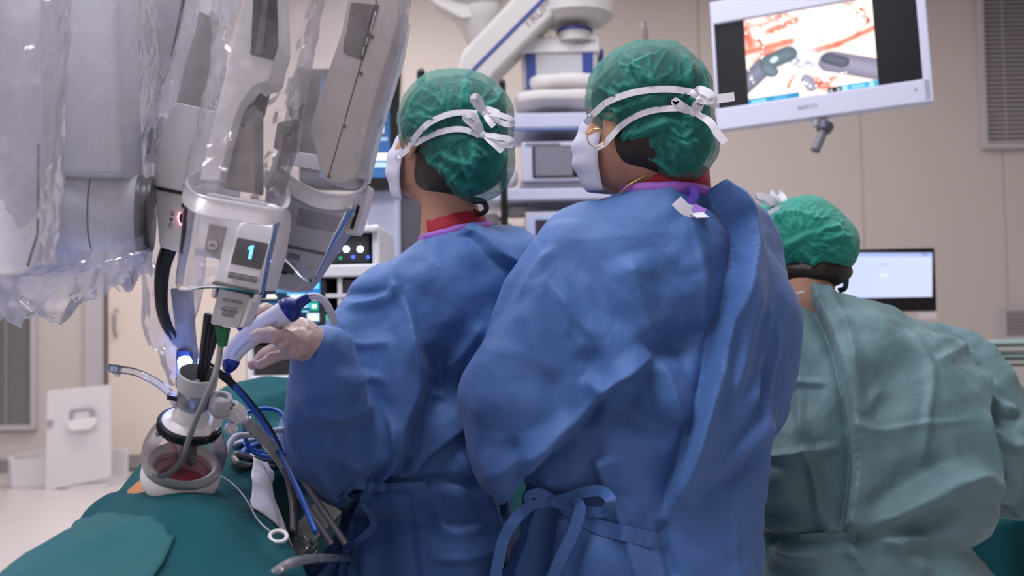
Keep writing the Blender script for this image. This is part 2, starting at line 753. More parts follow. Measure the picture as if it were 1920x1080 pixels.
def lap(V, Q, it, lam=.5):
    for _ in range(it):
        acc = np.zeros_like(V)
        n = np.zeros(len(V))
        for k in range(4):
            a, b = Q[:, k], Q[:, (k + 1) % 4]
            for j in range(3):
                acc[:, j] += np.bincount(a, V[b, j], len(V)) + np.bincount(b, V[a, j], len(V))
            n += np.bincount(a, minlength=len(V)) + np.bincount(b, minlength=len(V))
        V = V + lam * (acc / np.maximum(n, 1)[:, None] - V)
    return V


def vnormals(V, Q):
    d1, d2 = V[Q[:, 2]] - V[Q[:, 0]], V[Q[:, 3]] - V[Q[:, 1]]
    fn = np.cross(d1, d2)
    N = np.zeros_like(V)
    for k in range(4):
        for j in range(3):
            N[:, j] += np.bincount(Q[:, k], fn[:, j], len(V))
    return N / (np.linalg.norm(N, axis=1)[:, None] + 1e-12)


class Sculpt:
    """cloth folds laid along lines traced on the surface"""
    def __init__(s, V, Q):
        s.V0, s.Q = V.copy(), Q
        s.V = V.copy()
        s.N = vnormals(V, Q)
        s.D = np.zeros(len(V))
        s.bvh = BVHTree.FromPolygons([tuple(v) for v in V], [tuple(q) for q in Q.tolist()])
        s.uv = proj(V)

    def hit(s, x, y):
        d = nrm(P(x, y, 1.) - CAM)
        h = s.bvh.ray_cast(Vector(CAM), Vector(d))
        return None if h[0] is None else np.array(h[0])

    def line(s, pts):
        pts = catmull(np.array(pts, float), 6)
        w = [s.hit(x, y) for x, y in pts]
        last = next((q for q in w if q is not None), None)
        if last is None:
            return None, None
        o = []
        for (x, y), q in zip(pts, w):
            if q is None:
                dep = (last - CAM) @ F0
                q = P(x, y, dep - DOFF)
            last = q
            o.append(q)
        return np.array(o), pts

    def fold(s, pts, kind, w, amp, t0=.25, t1=.25, sink=.35):
        L, px = s.line(pts)
        if L is None:
            return
        mg = 3.2 * w
        sel = np.where(np.all((s.V0 > L.min(0) - mg) & (s.V0 < L.max(0) + mg), axis=1))[0]
        if not len(sel):
            return
        V = s.V0[sel]
        best = np.full(len(sel), 9.)
        tt = np.zeros(len(sel))
        side = np.zeros(len(sel))
        uv = s.uv[sel]
        M = len(L) - 1
        for i in range(M):
            a, ab = L[i], L[i + 1] - L[i]
            t = np.clip(((V - a) @ ab) / (ab @ ab + 1e-12), 0, 1)
            d = np.linalg.norm(V - a - t[:, None] * ab, axis=1)
            e = px[i + 1] - px[i]
            sd = e[0] * (uv[:, 1] - px[i][1]) - e[1] * (uv[:, 0] - px[i][0])
            m = d < best
            best = np.where(m, d, best)
            tt = np.where(m, (i + t) / M, tt)
            side = np.where(m, sd, side)
        tp = np.ones(len(sel))
        if t0 > 0:
            tp = np.minimum(tp, np.clip(tt / t0, 0, 1))
        if t1 > 0:
            tp = np.minimum(tp, np.clip((1 - tt) / t1, 0, 1))
        tp = tp * tp * (3 - 2 * tp)
        if kind == 'r':
            g = np.exp(-(best / w) ** 2)
        elif kind == 't':
            g = np.maximum(0, 1 - best / (1.6 * w)) ** 1.3
        elif kind == 'v':
            g = -np.exp(-(best / w) ** 2)
        else:                       # step: 's' raises the right-hand side of the line, 'S' the left-hand side
            sg = side if kind == 's' else -side
            sdist = np.where(sg > 0, best, -best)
            m = np.clip((sdist + .006) / .013, 0, 1)
            m = m * m * (3 - 2 * m)
            g = m * np.exp(-best / w) - (1 - m) * sink * np.exp(-best / (.4 * w))
        s.D[sel] += amp * tp * g * (s.N[sel] @ -F0 > -.3)

    def done(s, extra=None):
        D = s.D if extra is None else s.D + extra
        return s.V0 + s.N * D[:, None]

# ================================================================== the room
M_wall = mat('wall_vinyl', (.60, .545, .52), .75, var=.05, vscale=60, spec=.25)
M_ceil = mat('ceiling_paint', (.72, .71, .70), .9)
M_floor = mat('floor_vinyl', (.62, .57, .57), .32, var=.06, vscale=30)
M_white = mat('white_enamel', (.74, .73, .74), .35)
M_white2 = mat('white_painted_metal', (.70, .70, .74), .4)
M_grey = mat('grey_enamel', (.42, .42, .45), .4)
M_dark = mat('dark_plastic', (.022, .022, .025), .45)
M_black = mat('black_gloss', (.008, .008, .010), .2)
M_steel = mat('brushed_steel', (.42, .42, .43), .35, metal=1.)
M_cream = mat('cream_door', (.74, .66, .59), .5)
M_blueband = mat('blue_band', (.022, .045, .24), .45)
M_frame = mat('aluminium_frame', (.52, .50, .53), .4)
M_slat = mat('blind_slat', (.30, .29, .31), .5)

WY = 8.0
XL, XR, YF = -4.7, 4.7, -2.6


def slab(name, lo, hi, m, parent=None, bevel=0., **kw):
    lo, hi = np.array(lo, float), np.array(hi, float)
    return box(name, (lo + hi) / 2, hi - lo, m, parent, bevel, **kw)


struct(slab('floor', (XL - .1, YF - .1, -.1), (XR + .1, WY + .2, 0), M_floor))
struct(slab('ceiling', (XL - .1, YF - .1, CEIL), (XR + .1, WY + .2, CEIL + .1), M_ceil))
wb = struct(slab('wall_back', (XL - .1, WY + .02, 0), (XR + .1, WY + .2, CEIL), mat('panel_joint', (.30, .27, .26), .9)))
edges = [XL, -3.4, -2.08, -.86, .34, 1.55, 2.84, 3.98, XR]
for a, b in zip(edges[:-1], edges[1:]):
    slab('wall_panel', (a + .003, WY - .01, .0), (b - .003, WY + .02, CEIL), M_wall, wb, bevel=.002)
struct(slab('wall_left', (XL - .1, YF, 0), (XL, WY, CEIL), M_wall))
struct(slab('wall_right', (XR, YF, 0), (XR + .1, WY, CEIL), M_wall))
struct(slab('wall_front', (XL, YF - .1, 0), (XR, YF, CEIL), M_wall))
M_base = mat('baseboard_grey', (.28, .26, .27), .6)
struct(slab('baseboard_back', (XL, WY - .03, 0), (XR, WY - .011, .10), M_base))
struct(slab('baseboard_left', (XL, YF, 0), (XL + .02, WY, .10), M_base))
struct(slab('baseboard_right', (XR - .02, YF, 0), (XR, WY, .10), M_base))

# unseen ceiling lamps, added to house the area lights: frame and lit diffuser
for i, (xy, sz, pw, colr) in enumerate(LAMPS):
    t = thing('added_ceiling_lamp', 'unseen rectangular ceiling light panel, added to light the room', 'lamp', (xy[0], xy[1], CEIL), 'added ceiling light panels')
    for sx in (-1, 1):
        slab('frame', (xy[0] + sx * (sz[0] / 2 + .03) - .03, xy[1] - sz[1] / 2 - .06, CEIL - .05),
             (xy[0] + sx * (sz[0] / 2 + .03) + .03, xy[1] + sz[1] / 2 + .06, CEIL), M_white, t)
        slab('frame', (xy[0] - sz[0] / 2, xy[1] + sx * (sz[1] / 2 + .03) - .03, CEIL - .05),
             (xy[0] + sz[0] / 2, xy[1] + sx * (sz[1] / 2 + .03) + .03, CEIL), M_white, t)
    slab('diffuser', (xy[0] - sz[0] / 2, xy[1] - sz[1] / 2, CEIL - .03), (xy[0] + sz[0] / 2, xy[1] + sz[1] / 2, CEIL - .01),
         mat('diffuser', (.8, .8, .8), .5, emit=(1, .97, .95), estr=2.), t)


def blind_window(name, x0, y0, x1, y1, pitch, fr_px, slat=M_slat):
    d = WY - .06
    a, b = P(x0, y1, d), P(x1, y0, d)
    fw = fr_px * S(d)
    cx, cz = (a[0] + b[0]) / 2, (a[2] + b[2]) / 2
    w, h = b[0] - a[0], b[2] - a[2]
    g = slab(name, (cx - w / 2, WY - .03, cz - h / 2), (cx + w / 2, WY - .012, cz + h / 2), mat('window_dark', (.10, .095, .10), .15))
    struct(g)
    for sx in (-1, 1):
        slab('window_frame', (cx + sx * (w / 2 + fw / 2) - fw / 2, WY - .07, cz - h / 2 - fw), (cx + sx * (w / 2 + fw / 2) + fw / 2, WY - .012, cz + h / 2 + fw), M_frame, g, .004)
        slab('window_frame', (cx - w / 2, WY - .07, cz + sx * (h / 2 + fw / 2) - fw / 2), (cx + w / 2, WY - .012, cz + sx * (h / 2 + fw / 2) + fw / 2), M_frame, g, .004)
    vs, fs = [], []
    n = int(h / pitch)
    for k in range(n):
        z = cz - h / 2 + (k + .5) * h / n
        for (yy, zz) in ((-.050, -.006), (-.034, .010), (-.033, .008), (-.049, -.008)):
            vs += [(cx - w / 2, WY + yy, z + zz), (cx + w / 2, WY + yy, z + zz)]
        o = k * 8
        fs += [(o, o + 1, o + 3, o + 2), (o + 2, o + 3, o + 5, o + 4), (o + 4, o + 5, o + 7, o + 6), (o + 6, o + 7, o + 1, o), (o, o + 2, o + 4, o + 6), (o + 1, o + 7, o + 5, o + 3)]
    ob('blind_slats', vs, fs, slat, g, smooth=False, kind='stuff')
    for q in (.12, .88):
        slab('blind_cord', (cx - w / 2 + q * w - .003, WY - .058, cz - h / 2), (cx - w / 2 + q * w + .003, WY - .053, cz + h / 2), M_frame, g)
    return g


blind_window('window_1', -330, 576, 57, 803, .026, 9)
blind_window('window_2', 1858, -90, 2150, 266, .036, 11, mat('blind_slat_pale', (.66, .63, .64), .5))

# sliding door behind the operating table
d = WY - .05
dl, dr = P(205, 700, d)[0], P(540, 700, d)[0]
door = slab('door_1', (dl, WY - .06, .10), (dr, WY - .012, 2.25), M_cream, bevel=.004)
struct(door)
slab('kick_plate', (dl + .01, WY - .066, .02), (dr - .01, WY - .0601, .13), M_base, door)
slab('door_jamb', (dl - .025, WY - .07, 0), (dl, WY - .012, 2.3), mat('jamb_dark', (.10, .09, .09), .5), door)
slab('door_frame', (dl - .19, WY - .05, 0), (dl - .026, WY - .012, 2.32), M_frame, door, .004)
tube('door_handle', [(dl + .07, WY - .062, 1.08), (dl + .07, WY - .11, 1.10), (dl + .07, WY - .11, 1.26), (dl + .07, WY - .062, 1.28)], .012, M_steel, door)

pn = boxpx('wall_notice', 86, 562, 134, 585, WY - .02, .004, mat('notice_card', (.70, .68, .72), .5), bevel=.001)
tag(pn, 'small white notice card on the wall beside the left window', 'notice')
vent = thing('air_vent', 'white wall air vent grille with thin horizontal louvres, above the linen pile', 'vent', P(1925, 605, WY - .03))
boxpx('vent_back', 1884, 578, 1985, 632, WY - .025, .01, mat('vent_dark', (.06, .055, .06), .8), vent, 0)
for (x0, y0, x1, y1) in ((1872, 574, 1888, 640), (1976, 574, 1992, 640), (1888, 574, 1976, 583), (1888, 630, 1976, 640)):
    boxpx('vent_frame', x0, y0, x1, y1, WY - .05, .03, M_frame, vent, .003)
lv = boxpx('louvre', 1888, 585, 1976, 588, WY - .045, .02, M_frame, vent, 0)
for k in range(1, 8):
    c = lv.copy()
    COL.objects.link(c)
    c.location = Vector(lv.location) + Vector((0, 0, -k * 6 * S(WY)))

# ================================================================== background equipment
def paint(nu, nv, fn):
    u, v = np.meshgrid((np.arange(nu) + .5) / nu, (np.arange(nv) + .5) / nv)
    return fn(u, v)


def screen(name, bl, br, tl, nu, nv, fn, estr, parent):
    """flat lit panel; fn(u, v) gives linear rgb, v up"""
    bl, br, tl = map(np.asarray, (bl, br, tl))
    vs = [bl + (br - bl) * i / nu + (tl - bl) * j / nv for j in range(nv + 1) for i in range(nu + 1)]
    fs = np.array([(j * (nu + 1) + i, j * (nu + 1) + i + 1, (j + 1) * (nu + 1) + i + 1, (j + 1) * (nu + 1) + i)
                   for j in range(nv) for i in range(nu)])
    o = ob(name, vs, fs, vcol_mat(name + '_glow', estr), parent, smooth=False)
    rgb = paint(nu, nv, fn)
    a = o.data.color_attributes.new('picture', 'FLOAT_COLOR', 'CORNER')
    c = np.ones((nu * nv, 4, 4), np.float32)
    c[:, :, :3] = rgb.reshape(-1, 1, 3)
    a.data.foreach_set('color', c.ravel())
    return o


def rects(bg, lst, soft=0):
    def fn(u, v):
        im = np.zeros(u.shape + (3,)) + np.array(bg)
        for (u0, v0, u1, v1, c) in lst:
            m = (u >= u0) & (u < u1) & (v >= v0) & (v < v1)
            im[m] = c
        return im
    return fn


# ---- the big tilted monitor with the camera picture
BL, BR = P(1346, 246, 3.70), P(1750, 191, 3.42)
TLv = P(1326, 38, 3.76) - BL
ex, ey = nrm(BR - BL), nrm(TLv - nrm(BR - BL) * np.dot(TLv, nrm(BR - BL)))
ez = np.cross(ex, ey)                    # towards the viewer
MW, MH = np.linalg.norm(BR - BL), .50
mon = thing('wall_monitor', 'large white-framed monitor showing a close-up surgical camera picture', 'monitor', BL + ex * MW / 2)


def on_mon(u, v, lift=0.):
    return BL + ex * (u * MW) + ey * (v * MH) + ez * lift


ax = np.array([ex, ey, ez])
Mbez = mat('monitor_bezel', (.56, .58, .72), .35)
box('housing', on_mon(.5, .5, -.035), (MW - .01, MH - .01, .05), Mbez, mon, .01, ax)
bz = .085
box('bezel', on_mon(.5, bz / 2 / MH, -.006), (MW, bz, .024), Mbez, mon, .006, ax)
box('bezel', on_mon(.5, 1 - .045 / MH, -.006), (MW, .09, .024), Mbez, mon, .006, ax)
box('bezel', on_mon(.005, .5, -.006), (.012, MH, .024), Mbez, mon, .004, ax)
box('bezel', on_mon(1 - .016, .5, -.006), (.030, MH, .024), Mbez, mon, .004, ax)


def endo(u, v):
    sh = u.shape
    uu, vv = (u - .155) / (.79 - .155), v
    p = np.stack([uu.ravel() * 5, vv.ravel() * 4, 0 * uu.ravel()], 1)
    w = np.stack([fbm(p * .9, 3, 3), fbm(p * .9 + 7, 3, 4), 0 * p[:, 0]], 1)
    n1 = (fbm(p + 1.2 * w, 4, 11)).reshape(sh)
    n2 = (fbm(p * 2.3 + 1.5 * w, 4, 23)).reshape(sh)
    n3 = (fbm(p * 6 + w, 3, 31)).reshape(sh)
    tis = np.zeros(sh + (3,))
    base = np.array([1.5, 1.15, 1.0])
    red = np.array([.75, .10, .05])
    pink = np.array([1.0, .50, .42])
    k = np.clip((n1 + .55 * n2 - .28) * 1.8, 0, 1)[..., None]
    k2 = np.clip((n2 + .3 * n3 - .82) * 2.4, 0, 1)[..., None]
    tis = base * (1 - k) + pink * k
    tis = tis * (1 - k2) + red * k2

    def seg(x0, y0, x1, y1, r):
        dx, dy = x1 - x0, (y1 - y0) * .85
        t = np.clip(((uu - x0) * dx + (vv - y0) * .85 * dy) / (dx * dx + dy * dy), 0, 1)
        return np.sqrt((uu - x0 - t * dx) ** 2 + ((vv - y0) * .85 - t * dy) ** 2) / r
    # red furrow
    for a in ((.50, .50, .72, .54, .035), (.72, .54, 1.0, .66, .03), (.0, .62, .36, .66, .04), (.2, .82, .42, .90, .04), (.0, .9, .04, .7, .05), (.1, .48, .2, .56, .06)):
        q = seg(*a)
        m = np.clip(1.3 - q, 0, 1)[..., None] * .9
        tis = tis * (1 - m) + np.array([.85, .16, .08]) * m
    # pale lilac tissue in the middle
    q = seg(.42, .42, .52, .34, .13)
    m = np.clip(1.4 - q, 0, 1)[..., None]
    tis = tis * (1 - m) + (np.array([1.05, 1.05, 1.25]) * (.85 + .5 * n3[..., None])) * m
    # two grey instruments
    for (a, c) in (((-.05, .22, .16, .44, .085), (.25, .26, .36)), ((.18, .46, .33, .52, .075), (.16, .22, .27)), ((.16, .40, .20, .34, .05), (.2, .26, .31)),
                   ((.66, .36, 1.02, .18, .095), (.36, .33, .46)), ((.64, .40, .75, .33, .05), (.13, .14, .20)), ((.46, .2, .5, .1, .04), (.42, .42, .55))):
        q = seg(*a)
        m = np.clip((1.12 - q) * 6, 0, 1)[..., None]
        sh_ = (1.15 - .5 * q)[..., None]
        tis = tis * (1 - m) + np.array(c) * sh_ * m
    q = seg(.215, .475, .23, .49, .022)
    m = np.clip((1.4 - q) * 2, 0, 1)[..., None]
    tis = tis * (1 - m) + np.array([.75, .95, 1.0]) * m
    # wet highlights
    cell, _ = voro(np.stack([uu.ravel() * 24, vv.ravel() * 20, 0 * uu.ravel() + .5], 1), 5)
    cell = cell.reshape(sh)
    m = ((cell < .26) & (n1 > .05))[..., None] * 1.0
    tis = tis * (1 - m) + 1.4 * m
    # overlay bars
    for (x0, y0, x1, y1, c) in ((.0, .0, .40, .07, (.02, .32, .62)), (.02, .015, .14, .05, (.25, .75, .95)), (.2, .02, .3, .055, (.1, .5, .8)), (.62, .0, .72, .065, (.02, .02, .03)),
                                (.64, .015, .655, .05, (.6, .6, .7)), (.69, .015, .71, .05, (.6, .6, .7)), (.72, .0, 1., .075, (.06, .48, .72)),
                                (.73, .01, .77, .06, (.5, .85, .95)), (.80, .02, .9, .055, (.3, .7, .9)), (.93, .015, .97, .06, (.5, .85, .95))):
        b = (uu >= x0) & (uu < x1) & (vv >= y0) & (vv < y1)
        tis[b] = c
    out = (uu < 0) | (uu > 1)
    tis[out] = (.0035, .004, .007)
    return tis


sv0, sv1 = bz / MH, 1 - .09 / MH
screen('screen', on_mon(.012, sv0, -.008), on_mon(1 - .03, sv0, -.008), on_mon(.012, sv1, -.008), 300, 150, endo, 1.2, mon)
text('maker_lettering', 'BARCO', on_mon(.44, .085, .0065), .020, ex, ey, mat('lettering_grey', (.22, .22, .28), .5), mon)
lathe('power_button', [(0, 0), (.004, 0), (.004, .002), (0, .002)], on_mon(.93, .10, .006), ez, mat('lettering_grey'), mon, 12)
hc = on_mon(.49, 0, -.02)
h1 = P(1547, 238, 3.57)
box('handle_bracket', hc + np.array([0, 0, -.015]), (.05, .03, .03), M_grey, mon, .005)
tube('handle', [h1, P(1540, 256, 3.56), P(1528, 283, 3.55)], .0165, mat('handle_grey', (.16, .16, .19), .35), mon, seg=14)
lathe('handle_collar', [(.0, 0), (.028, 0), (.030, .01), (.026, .03), (0, .03)], P(1549, 232, 3.57), (P(1540, 256, 3.56) - P(1549, 232, 3.57)), mat('handle_dark', (.07, .07, .10), .3), mon, 18)
top = on_mon(.5, .55, -.07)
tube('mount_arm', [top, top + np.array([.02, .22, .0]), top + np.array([.05, .30, .25]), top + np.array([.05, .30, .7])], .035, M_white2, mon, seg=14)
tube('mount_post', [top + np.array([.05, .30, .6]), np.array([top[0] + .05, top[1] + .30, CEIL])], .04, M_white2, mon, seg=14)

# ---- computer monitor at the right with a pale document window
d = 4.6
cm = thing('computer_monitor', 'black-framed computer monitor with a pale blank document, behind the green gown', 'monitor', P(1620, 640, d + .1))
boxpx('bezel', 1470, 467, 1755, 586, d, .03, M_black, cm, .006)
screen('screen', P(1479, 573, d - .003), P(1748, 573, d - .003), P(1479, 474, d - .003), 60, 40,
       rects((.62, .70, 1.0), [(0, .93, 1, 1, (.42, .5, .85)), (.93, .955, .97, .985, (.1, .14, .4)), (.05, .05, .3, .9, (.56, .64, .92)), (.35, .75, .7, .80, (.52, .6, .88)), (.42, .55, .68, .60, (.78, .84, 1.)), (.35, .42, .6, .45, (.55, .63, .9)), (.42, .1, .64, .88, (.60, .68, .98))]), 1.15, cm)
boxpx('asset_tag', 1724, 586, 1757, 598, d - .005, .012, mat('tag_paper', (.70, .66, .66), .6), cm, .001)
boxpx('stand', 1600, 580, 1640, 750, d + .04, .03, M_dark, cm, .005)
dk = thing('desk', 'pale desk carrying the computer monitor, mostly hidden by the green gown', 'desk', (P(1560, 760, d)[0], d + .2, 0))
dz = P(1620, 748, d)[2]
slab('desk_top', (1.0, d - .25, dz - .03), (1.95, d + .45, dz), M_white, dk, .004)
for sx in (1.04, 1.91):
    for sy in (d - .2, d + .4):
        slab('leg', (sx - .02, sy - .02, 0), (sx + .02, sy + .02, dz - .03), M_frame, dk)

# ---- linen trolley at the far right, with chair
d = 5.2
tz = P(1900, 688, d)[2]
tx0 = P(1828, 690, d)[0]
tr = thing('linen_trolley', 'white trolley at the right edge carrying folded linen', 'trolley', (tx0 + .4, d + .25, 0))
slab('trolley_top', (tx0 - .02, d, tz - .14), (tx0 + .85, d + .5, tz), mat('trolley_cream', (.55, .50, .49), .5), tr, .006)
slab('trolley_shelf', (tx0, d + .02, .25), (tx0 + .83, d + .48, .28), M_frame, tr, .004)
for sx in (tx0 + .02, tx0 + .80):
    for sy in (d + .04, d + .46):
        slab('leg', (sx - .016, sy - .016, 0), (sx + .016, sy + .016, tz - .14), M_frame, tr)
Mlin = [mat('linen_white', (.62, .60, .60), .85, bump2=.6, bscale2=14), mat('linen_green', (.32, .48, .46), .85, bump2=.6, bscale2=14)]


def folded(name, c, size, m, label, group, seed):
    """a folded cloth with a rounded fold edge and a slightly slumped top"""
    n = 16
    w, dp, h = size
    vs = []
    for i in range(n + 1):
        for j in range(n + 1):
            u, v = i / n * 2 - 1, j / n * 2 - 1
            e = (1 - abs(u) ** 6) * (1 - abs(v) ** 6)
            z = h / 2 * max(0, e) ** .5 * (1 + .25 * math.sin(3 * u + seed) * math.cos(2 * v + seed))
            vs.append((u * w / 2, v * dp / 2, z))
    k = (n + 1) ** 2
    vs += [(x, y, -z * .8) for x, y, z in vs]
    fs = []
    for i in range(n):
        for j in range(n):
            a = i * (n + 1) + j
            fs.append((a, a + n + 1, a + n + 2, a + 1))
            fs.append((k + a, k + a + 1, k + a + n + 2, k + a + n + 1))
    o = ob(name, np.array(vs) + np.asarray(c), fs, m)
    tag(o, label, 'linen', group)
    return o


zz = tz
for i, (h, mi, dx, lab) in enumerate(((.045, 0, 0, 'lowest folded white cloth in the pile on the right trolley'), (.035, 1, .03, 'folded pale green cloth between white ones on the right trolley'), (.05, 0, -.01, 'thick folded white cloth near the top of the right trolley pile'), (.03, 1, .06, 'topmost folded greenish cloth on the right trolley'))):
    folded('folded_cloth', (tx0 + .36 + dx, d + .25, zz + h * .4), (.72, .42, h), Mlin[mi], lab, 'linen on the right trolley', i)
    zz += h * .86
ch = thing('office_chair', 'black padded chair seen behind the green gown at the right edge', 'chair', (P(1850, 800, 4.3)[0], 4.3, 0))
cc = P(1855, 735, 4.2)
prism('backrest', [(1815, 672), (1870, 668), (1897, 690), (1903, 740), (1895, 800), (1810, 800)], 4.2, .06, mat('chair_black', (.008, .008, .009), .7), ch, r=18, bevel=.012)
slab('seat', (cc[0] - .24, 3.78, .46), (cc[0] + .22, 4.2, .53), mat('chair_black'), ch, .03)
tube('back_bar', [P(1855, 800, 4.24), (cc[0], 4.28, .6), (cc[0], 4.1, .45)], .016, M_dark, ch)
tube('post', [(cc[0], 4.0, .46), (cc[0], 4.0, .1)], .025, M_steel, ch)
for k in range(5):
    a = 2 * math.pi * k / 5 + .3
    tube('foot', [(cc[0], 4.0, .12), (cc[0] + .27 * math.cos(a), 4.0 + .27 * math.sin(a), .055)], lambda t: .02 - .006 * t, M_dark, ch, seg=8)
    lathe('caster', [(0, -.012), (.026, -.012), (.028, 0), (.026, .012), (0, .012)], (cc[0] + .27 * math.cos(a), 4.0 + .27 * math.sin(a), .028), (math.cos(a + 1.57), math.sin(a + 1.57), 0), M_dark, ch, 14)
bl = boxpx('blue_bin', 1905, 796, 1990, 900, 3.25, .3, mat('bin_blue', (.02, .10, .42), .4), bevel=.03)
tag(bl, 'bright blue bin corner at the far right edge beside the green sleeve', 'bin')
bl.location.z = (P(1905, 796, 3.25)[2]) / 2
bl.scale.z = P(1905, 796, 3.25)[2] / (104 * S(3.25))

# ---- ceiling boom with its equipment box
d = 4.6
bm_ = thing('ceiling_boom', 'white ceiling boom arm with a thin blue stripe, above the equipment shelves', 'boom arm', P(1060, -160, d))
Mboom = mat('boom_white', (.54, .52, .50), .4)
prism('arm', [(846, 168), (866, 96), (1040, -90), (1142, -90), (1140, -20), (1124, 18), (1042, 26), (922, 146), (912, 176)], d - .12, .24, Mboom, bm_, r=14, bevel=.03)
prism('stripe', [(868, 146), (1046, -34), (1051, -29), (876, 147)], d - .124, .004, M_blueband, bm_, r=1, bevel=0)
text('maker_lettering', 'TRUMPF', P(1016, 18, d - .123), .058, P(1060, -24, d) - P(1016, 18, d), P(1000, -2, d) - P(1016, 18, d), mat('lettering_brown', (.27, .20, .22), .6), bm_)
lathe('swivel_head', [(0, 0), (.14, 0), (.175, .03), (.18, .13), (.15, .16), (0, .16)], P(1079, 46, d), (0, 0, 1), Mboom, bm_, 40)
lathe('swivel_ring', [(.0, -.012), (.083, -.012), (.083, .002), (0, .002)], P(1077, 58, d), (0, 0, 1), M_blueband, bm_, 40)
lathe('swivel_tube', [(0, -.05), (.078, -.05), (.078, 0), (0, 0)], P(1077, 60, d), (0, 0, 1), Mboom, bm_, 40)
kn = P(890, 4, d + .16)
lathe('boom_knuckle', [(0, -.22), (.05, -.22), (.075, -.19), (.085, -.13), (.11, -.10), (.115, -.04), (.2, .04), (.2, .3), (0, .3)], kn, (-.18, 0, 1), Mboom, bm_, 40)
tube('ceiling_tube', [kn + np.array([-.03, 0, .2]), np.array([kn[0] - .06, kn[1], CEIL])], .11, Mboom, bm_, seg=24)
prism('upper_arm', [(740, -70), (880, -70), (892, 30), (866, 34), (815, 6)], d + .05, .16, Mboom, bm_, r=6, bevel=.02)

eb = thing('equipment_column', 'pale grey equipment column with blue side bands and two white shelves', 'equipment rack', P(1050, 700, d))
boxpx('head_box', 980, 68, 1120, 168, d - .02, .30, mat('head_grey', (.46, .45, .47), .4), eb, .012)
boxpx('head_rim', 977, 68, 1123, 98, d - .03, .32, M_white, eb, .008)
boxpx('side_band', 986, 99, 1005, 167, d - .024, .01, M_blueband, eb, .001)
boxpx('side_band', 1092, 91, 1112, 150, d - .024, .01, M_blueband, eb, .001)
boxpx('side_band', 1126, 92, 1132, 150, d + .05, .14, M_blueband, eb, .001)
text('maker_lettering', 'TRUMPF', P(1095, 79, d - .031), .03, (1, 0, 0), (0, 0, 1), mat('lettering_grey'), eb)
boxpx('back_plate', 985, 160, 1120, 760, d + .30, .05, mat('rack_metal', (.22, .21, .21), .3, metal=.6), eb, .004)
Mshelf = mat('shelf_lilac_white', (.52, .54, .70), .4)
for (y0, y1, x0, x1) in ((210, 238, 955, 1240), (352, 374, 888, 1230), (470, 490, 888, 1230)):
    boxpx('shelf', x0, y0, x1, y1, d - .12, .48, Mshelf, eb, .006)
boxpx('shelf_edge', 955, 236, 1240, 242, d - .118, .02, mat('edge_blue', (.16, .24, .5), .4), eb, .002)
for x in (940, 1160):
    boxpx('post', x, 205, x + 12, 760, d + .2, .05, M_steel, eb, .003)
for x, y, w in ((952, 385, 36), (905, 400, 30)):
    boxpx('clamp', x, y, x + w, y + 22, d + .05, .06, M_steel, eb, .006)
boxpx('column_foot', 975, 700, 1130, 760, d + .0, .4, M_grey, eb, .01)
tube('column_post', [P(1050, 740, d + .2), (P(1050, 740, d + .2)[0], P(1050, 740, d + .2)[1], 0.0)], .07, M_grey, eb, seg=20)

# wrapped white blankets on the top shelf
def sack(name, x0, y0, x1, y1, dd, thick, m, label, cat, seed, amp=.012, parent=None):
    c = P((x0 + x1) / 2, (y0 + y1) / 2, dd + thick / 2)
    r = np.array([(x1 - x0) / 2 * S(dd), thick / 2, (y1 - y0) / 2 * S(dd)])
    bmx = bmesh.new()
    bmesh.ops.create_uvsphere(bmx, u_segments=40, v_segments=24, radius=1)
    vs = np.array([v.co for v in bmx.verts])
    fs = [tuple(v.index for v in f.verts) for f in bmx.faces]
    bmx.free()
    q = np.sign(vs) * np.abs(vs) ** .6
    V = c + q * r
    n = nrm
    V = V + (vs * (amp * fbm(V * 9, 3, seed))[:, None])
    o = ob(name, V, fs, m, parent)
    if parent is None:
        tag(o, label, cat)
    return o


Mlinen2 = mat('blanket_white', (.66, .63, .62), .9, bump2=.8, bscale2=10)
sack('folded_blanket', 962, 180, 1150, 211, d - .1, .40, Mlinen2, 'lower white blanket on the top equipment shelf', 'blanket', 3)
sack('folded_blanket', 985, 150, 1130, 184, d - .08, .36, Mlinen2, 'upper rounded white blanket heaped on the top equipment shelf', 'blanket', 8)

dv = thing('monitor_unit', 'pale boxy medical unit with a square grey screen on the middle shelf', 'medical device', P(1040, 350, d))
boxpx('case', 979, 265, 1105, 340, d - .10, .32, mat('case_lilac', (.50, .52, .66), .4), dv, .008)
boxpx('screen_surround', 998, 273, 1086, 333, d - .104, .01, M_black, dv, .003)
boxpx('screen_glass', 1003, 275, 1074, 330, d - .112, .01, mat('dull_screen', (.20, .20, .25), .15), dv, .003)
boxpx('base', 975, 336, 1110, 351, d - .08, .30, mat('case_grey', (.33, .33, .36), .4), dv, .004)
boxpx('brand_strip', 985, 268, 1050, 271, d - .103, .004, mat('lettering_grey'), dv, 0)
jar = sack('plastic_bag', 935, 318, 972, 352, d - .06, .14, mat('bag_white', (.62, .58, .62), .5), 'small crumpled white bag beside the square-screen unit', 'bag', 5, .01)
dv2 = thing('tilted_display', 'pale framed display below the shelf, partly hidden by the right-hand blue gown', 'medical device', P(1040, 480, d))
boxpx('frame', 986, 396, 1125, 470, d - .10, .1, mat('case_lilac2', (.50, .50, .56), .4), dv2, .006)
boxpx('inner_frame', 992, 403, 1119, 466, d - .106, .01, mat('case_blue', (.45, .52, .78), .4), dv2, .003)
boxpx('screen_glass', 1004, 411, 1112, 462, d - .113, .01, mat('dark_screen', (.035, .035, .06), .2), dv2, .002)
dv3 = boxpx('cable_box', 905, 424, 984, 470, d - .06, .25, mat('cable_box_grey', (.20, .19, .20), .5), bevel=.006)
tag(dv3, 'dark grey box on the low shelf left of the pale framed display', 'medical device')
